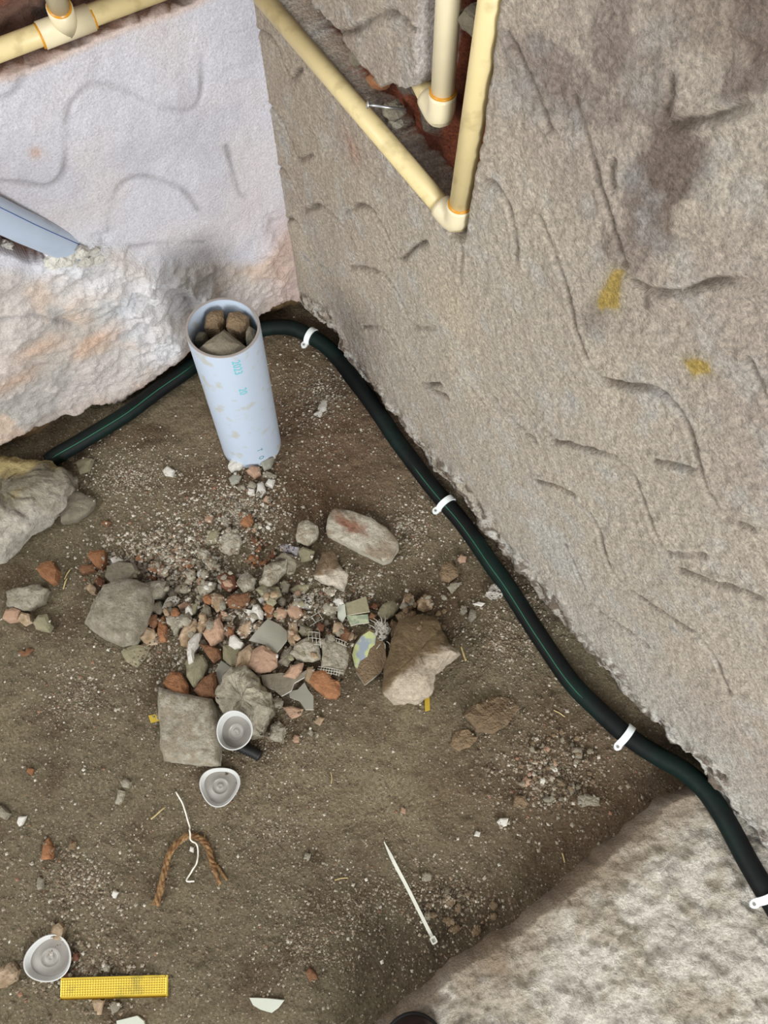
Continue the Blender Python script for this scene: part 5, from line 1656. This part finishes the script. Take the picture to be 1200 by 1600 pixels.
# mortar crumbs packed round the grey pipe and a chip in the hollow: pieces of the left wall
for (px, sz, m_, nm, off_) in [((8, 388), .013, 'white', 'plaster_chip', -.02), ((85, 410), .014, 'white', 'mortar_lump', .010), ((108, 404), .016, 'white', 'mortar_lump', .014), ((128, 396), .012, 'white', 'mortar_lump', .020), ((132, 410), .016, 'white', 'mortar_lump', .012), ((155, 406), .014, 'white', 'mortar_lump', .010), ((148, 394), .010, 'white', 'mortar_lump', .014)]:
    p = at_left(px[0], px[1], off_)
    V, F = stone_mesh([(math.cos(a) * sz, math.sin(a) * sz * .75) for a in (0, 1, 2, 3.1, 4.2, 5.2)], sz * .8, int(px[0]) + 3, 22, 4, .16, .3)
    Rm = np.array([[DL[0], 0, NL[0]], [DL[1], 0, NL[1]], [0, 1, 0]])
    MB().add([p + Rm @ np.array(v) - np.array([*NL, 0]) * sz * .5 for v in V], [tuple(reversed(f)) for f in F]).build(nm, M[m_], wall_left, smooth=False)


# ---------------------------------------------------------------- frosted lids
def lid(px, w_px, h_px, ang, label, tilt=(0, 0), tri=0.0, tri_ph=0.0, depth=.012, lift=0.0, inner_k=.74):
    cx, cy = px
    z = rest_of(px_poly(ell(cx, cy, w_px, h_px, 0, 12, 1, 0), .02), 50) + .001 + lift
    c_ = at(cx, cy, z + depth)
    c_[2] = z
    k = np.linalg.norm(at(cx + 1, cy, z + depth) - at(cx, cy, z + depth))
    ky = np.linalg.norm(at(cx, cy + 1, z + depth) - at(cx, cy, z + depth))
    N_ = 48
    a0 = math.radians(ang)

    def P(a, s, zz, triw=1.0, ds=0.0):
        r = 1 + tri * triw * math.cos(3 * (a - tri_ph))
        x = math.cos(a) * (w_px / 2 * k) * s * r + ds * math.cos(a)
        y = math.sin(a) * (h_px / 2 * ky) * s * r + ds * math.sin(a)
        X_, Y_ = x * math.cos(a0) - y * math.sin(a0), x * math.sin(a0) + y * math.cos(a0)
        return np.array([c_[0] + X_, c_[1] + Y_, c_[2] + zz + X_ * tilt[0] + Y_ * tilt[1]])
    rt = root('plastic_lid', c_, label, 'lid')
    prof = [(.86, 0.0), (.93, depth * .45), (.99, depth * .9), (1.0, depth), (.955, depth * 1.03), (.93, depth * .92), (.86, depth * .5), (.80, .0022)]
    V, F = [], []
    for s, zz in prof:
        for j in range(N_):
            V.append(P(2 * math.pi * j / N_, s, zz))
    for i in range(len(prof) - 1):
        for j in range(N_):
            j2 = (j + 1) % N_
            F.append((i * N_ + j, i * N_ + j2, (i + 1) * N_ + j2, (i + 1) * N_ + j))
    F.append(tuple(reversed(range(N_))))
    MB().add(V, F).build('rim', M['cap'], rt)
    prof2 = [(.82, .0024), (.45, .0026), (.42, .0036), (.38, .0036), (.36, .0026), (.16, .0026), (.14, .0034), (.08, .0034), (.05, .0028)]
    V, F = [], []
    for s, zz in prof2:
        for j in range(N_):
            V.append(P(2 * math.pi * j / N_, s, zz, 1.0 if s > .6 else .1))
    for i in range(len(prof2) - 1):
        for j in range(N_):
            j2 = (j + 1) % N_
            F.append((i * N_ + j, i * N_ + j2, (i + 1) * N_ + j2, (i + 1) * N_ + j))
    F.append(tuple((len(prof2) - 1) * N_ + j for j in range(N_)))
    MB().add(V, F).build('disc', M['cap_in'], rt)
    return rt


lid((343, 1228), 63, 62, 0, 'frosted plastic lid lying flat below the squarish concrete block', tri=.07, tri_ph=math.radians(30), depth=.010)
lid((75, 1498), 74, 74, 0, 'frosted plastic lid beside the embossed gold strip', tri=.04, tri_ph=math.radians(200), depth=.012)
lid((366, 1141), 58, 60, 0, 'frosted lid tilted against the crumpled pale boulder', tilt=(.12, .30), tri=.02, depth=.020, lift=.050)
# ribbed black tube under the tilted lid
bp = [at(x, y, z) for x, y, z in ((366, 1160, .024), (380, 1168, .022), (394, 1174, .020), (406, 1181, .018))]
zb = rest_of(px_poly([(372, 1165), (400, 1165), (405, 1185), (380, 1185)], .01), 50)
bp = [np.array([p[0], p[1], zb + .011]) for p in bp]
V, F = tube(smooth_line(bp, 6), [(.0098 if i % 2 else .0082) for i in range(len(smooth_line(bp, 6)))], 18)
MB().add(V, F).build('black_tube', M['black'], None, label='short ribbed black rubber tube poking out below the tilted lid', category='tube')

# ---------------------------------------------------------------- embossed gold strip
gz_ = rest_of(px_poly([(95, 1528), (262, 1523), (262, 1558), (95, 1562)], .01), 90) + .0005
A, B, C_, D_ = [at(x, y, gz_ + .004) for x, y in ((95, 1528), (263, 1523), (262, 1558), (94, 1563))]
grt = root('gold_strip', (A + C_) / 2 - np.array([0, 0, .004]), 'embossed gold-coloured metal strip lying on the soil near the bottom', 'strip')
nu, nv = 168, 36
V, F = [], []
for i in range(nu + 1):
    for j in range(nv + 1):
        u, v = i / nu, j / nv
        p = A * (1 - u) * (1 - v) + B * u * (1 - v) + C_ * u * v + D_ * (1 - u) * v
        ed = min(v, 1 - v) * nv
        z = 0
        if 3 <= j <= nv - 5 and 2 <= i <= nu - 3:
            z = .0013 * math.sin(math.pi * i / 4.0) ** 2 * math.sin(math.pi * (j - 3) / 4.0) ** 2
        if j < 2:
            z += .0009
        if i > nu - 4:
            z += .0012
        if j > nv - 5:
            z -= .0007 * (j - nv + 5)
        V.append((p[0], p[1], p[2] + z))
for i in range(nu):
    for j in range(nv):
        a = i * (nv + 1) + j
        F.append((a, a + 1, a + nv + 2, a + nv + 1))
MB().add(V, F).build('embossed_face', M['gold'], grt, smooth=True)
V = []
for zz in (0.0, -.004):
    for p in (A, B, C_, D_):
        V.append((p[0], p[1], p[2] + zz - .0002))
MB().add(V, [(0, 1, 5, 4), (1, 2, 6, 5), (2, 3, 7, 6), (3, 0, 4, 7), (4, 5, 6, 7)]).build('backing', M['gold'], grt, smooth=False)

# ---------------------------------------------------------------- cable tie
def on_ground(x, y, up=0.0):
    p = at(x, y, 0.005)
    return np.array([p[0], p[1], float(ground(p[0], p[1])) + up])


tie_px = smooth_line([(600, 1315), (617, 1350), (636, 1386), (657, 1428), (676, 1466)], 6)
tpts = [on_ground(x, y, .0045) for x, y in tie_px]
for _ in range(8):
    for i in range(1, len(tpts) - 1):
        tpts[i][2] = max((tpts[i - 1][2] + tpts[i + 1][2]) / 2, tpts[i][2])
tr = root('cable_tie', tpts[len(tpts) // 2], 'straight pale grey cable tie lying on bare soil', 'cable tie')
V, F = [], []
for i, p in enumerate(tpts):
    t = tpts[min(i + 1, len(tpts) - 1)] - tpts[max(i - 1, 0)]
    t, b, n = frame_for(t)
    w = .0026 * (0.25 + .75 * min(1, i / 4))
    for s, q in ((-1, 0), (1, 0), (1, 1), (-1, 1)):
        V.append(p + b * s * w + n * q * .0014)
for i in range(len(tpts) - 1):
    for j in range(4):
        F.append((i * 4 + j, (i + 1) * 4 + j, (i + 1) * 4 + (j + 1) % 4, i * 4 + (j + 1) % 4))
F += [(3, 2, 1, 0), tuple((len(tpts) - 1) * 4 + j for j in range(4))]
MB().add(V, F).build('strap', M['tie'], tr, smooth=False)
hc_ = tpts[-1]
t, b, n = frame_for(tpts[-1] - tpts[-3])
V, F = [], []
for s0, s1 in ((0, 1), (1, 1)):
    pass
K = 16
for (r, zz) in ((.0052, 0), (.0052, .005), (.0030, .005), (.0030, .0015)):
    for k in range(K):
        a = 2 * math.pi * k / K
        ca, sa = math.cos(a), math.sin(a)
        sq = 1 / max(abs(ca), abs(sa)) ** .7
        V.append(hc_ + t * (.003 + ca * r * sq) + b * sa * r * sq * .9 + n * zz)
for i in range(3):
    for k in range(K):
        F.append((i * K + k, i * K + (k + 1) % K, (i + 1) * K + (k + 1) % K, (i + 1) * K + k))
F.append(tuple(3 * K + k for k in range(K)))
MB().add(V, F).build('head', M['tie'], tr, smooth=False)

# ---------------------------------------------------------------- coir twine and white string
tw = smooth_line([(243, 1414), (250, 1392), (256, 1362), (262, 1338), (275, 1318), (292, 1306), (310, 1310), (322, 1322), (330, 1345), (338, 1362), (347, 1380)], 8)
tb = [on_ground(x, y, .004) for x, y in tw]
rtw = root('twine', tb[len(tb) // 2], 'arched piece of brown coir twine with frayed ends', 'twine')
for strand in range(3):
    pts = []
    for i, p in enumerate(tb):
        t = tb[min(i + 1, len(tb) - 1)] - tb[max(i - 1, 0)]
        t, b, n = frame_for(t)
        fray = max(0, (i - len(tb) + 16) / 16) * 2.2 + max(0, (10 - i) / 10) * .4
        a = i * 0.55 + strand * 2.094
        if fray > .5:
            a = strand * 2.094 + (len(tb) - 10) * .55
        pts.append(p + (b * math.cos(a) + n * math.sin(a) * .7) * .0026 * (1 + fray))
    MB().add(*tube(pts, [.0026 * (1 - .3 * max(0, (i - len(pts) + 10) / 10)) for i in range(len(pts))], 8, jitter=.35)).build('strand', M['twine'], rtw)
rr = random.Random(8)
mb = MB()
for k in range(90):
    i = rr.randrange(2, len(tb) - 2)
    p = tb[i] + np.array([rr.uniform(-.003, .003), rr.uniform(-.003, .003), .002])
    q = p + np.array([rr.uniform(-.012, .012), rr.uniform(-.012, .012), rr.uniform(0, .004)])
    mb.add(*tube([p, (p + q) / 2 + np.array([0, 0, .001]), q], .00025, 4, cap=False))
mb.build('stray_fibres', M['twine'], rtw, kind='stuff')
st = smooth_line([(274, 1237), (284, 1256), (291, 1280), (296, 1300), (297, 1312), (305, 1320), (307, 1338), (305, 1350), (298, 1362), (291, 1376), (303, 1377)], 6)
spt = [on_ground(x, y, .004 + (.008 if 1296 < y < 1316 else 0)) for x, y in st]
MB().add(*tube(spt, .00125, 8)).build('string', M['thread'], None, label='thin white string lying across the top of the twine arch', category='string')
put_stone([(296, 1330), (298, 1322), (303, 1324), (303, 1333)], .006, 'white', 'wood_crumb', 'yellowish crumb beside the white string, inside the twine arch', 'crumb')


def straw(pts, r, label):
    P_ = [on_ground(x, y, .003) for x, y in smooth_line(pts, 4)]
    MB().add(*tube(P_, r, 6)).build('straw', M['straw'], None, label=label, category='straw')


straw([(235, 1280), (246, 1271), (257, 1261)], .0012, 'short dry straw left of the white string')
straw([(522, 1376), (532, 1373), (543, 1372)], .0010, 'short curved straw on the soil left of the cable tie')
straw([(721, 1008), (725, 1020), (729, 1030)], .0018, 'pale splinter at the right tip of the largest boulder')
straw([(866, 1109), (875, 1113), (884, 1119)], .0010, 'thin straw between the sunken slab and the hose')
straw([(516, 1205), (518, 1215), (517, 1224)], .0008, 'fine pale straw on bare soil below the heap')
straw([(880, 1333), (882, 1340), (884, 1348)], .0012, 'small pale splinter in front of the concrete ledge')
straw([(100, 905), (104, 898), (110, 890)], .0012, 'whitish splinter beside the orange brick chip, the upper one')
straw([(98, 920), (101, 911), (104, 903)], .0014, 'whitish splinter beside the orange brick chip, the lower one')

# ---------------------------------------------------------------- toe of a dark shoe on the ledge at the frame edge
sh = at(648, 1640, .09)
zt0 = float(ledge_top(sh[0], sh[1])) + .006
V, F = [], []
N_ = 40
prof = [(.98, 0.0), (1.0, .006), (1.0, .012), (.94, .013), (.93, .020), (.88, .032), (.76, .043), (.55, .052), (.3, .056)]
for s, zz in prof:
    for k in range(N_):
        a = 2 * math.pi * k / N_
        yk = math.sin(a)
        y = (.050 if yk > 0 else .13) * yk
        V.append((sh[0] + math.cos(a) * .046 * s, sh[1] - .012 + y * s, zt0 + zz * (1 + (0.25 if yk < 0 else 0))))
for i in range(len(prof) - 1):
    for k in range(N_):
        k2 = (k + 1) % N_
        F.append((i * N_ + k, i * N_ + k2, (i + 1) * N_ + k2, (i + 1) * N_ + k))
srt = root('shoe', (sh[0], sh[1], zt0), 'toe of a dark maroon shoe on the concrete ledge at the bottom edge', 'shoe')
MB().add(V[:4 * N_], [f for f in F if max(f) < 4 * N_] + [tuple(reversed(range(N_)))]).build('sole', M['black'], srt)
MB().add([V[i] for i in range(3 * N_, len(V))], [tuple(i - 3 * N_ for i in f) for f in F if min(f) >= 3 * N_] + [tuple((len(prof) - 4) * N_ + k for k in range(N_))]).build('upper', M['maroon'], srt)
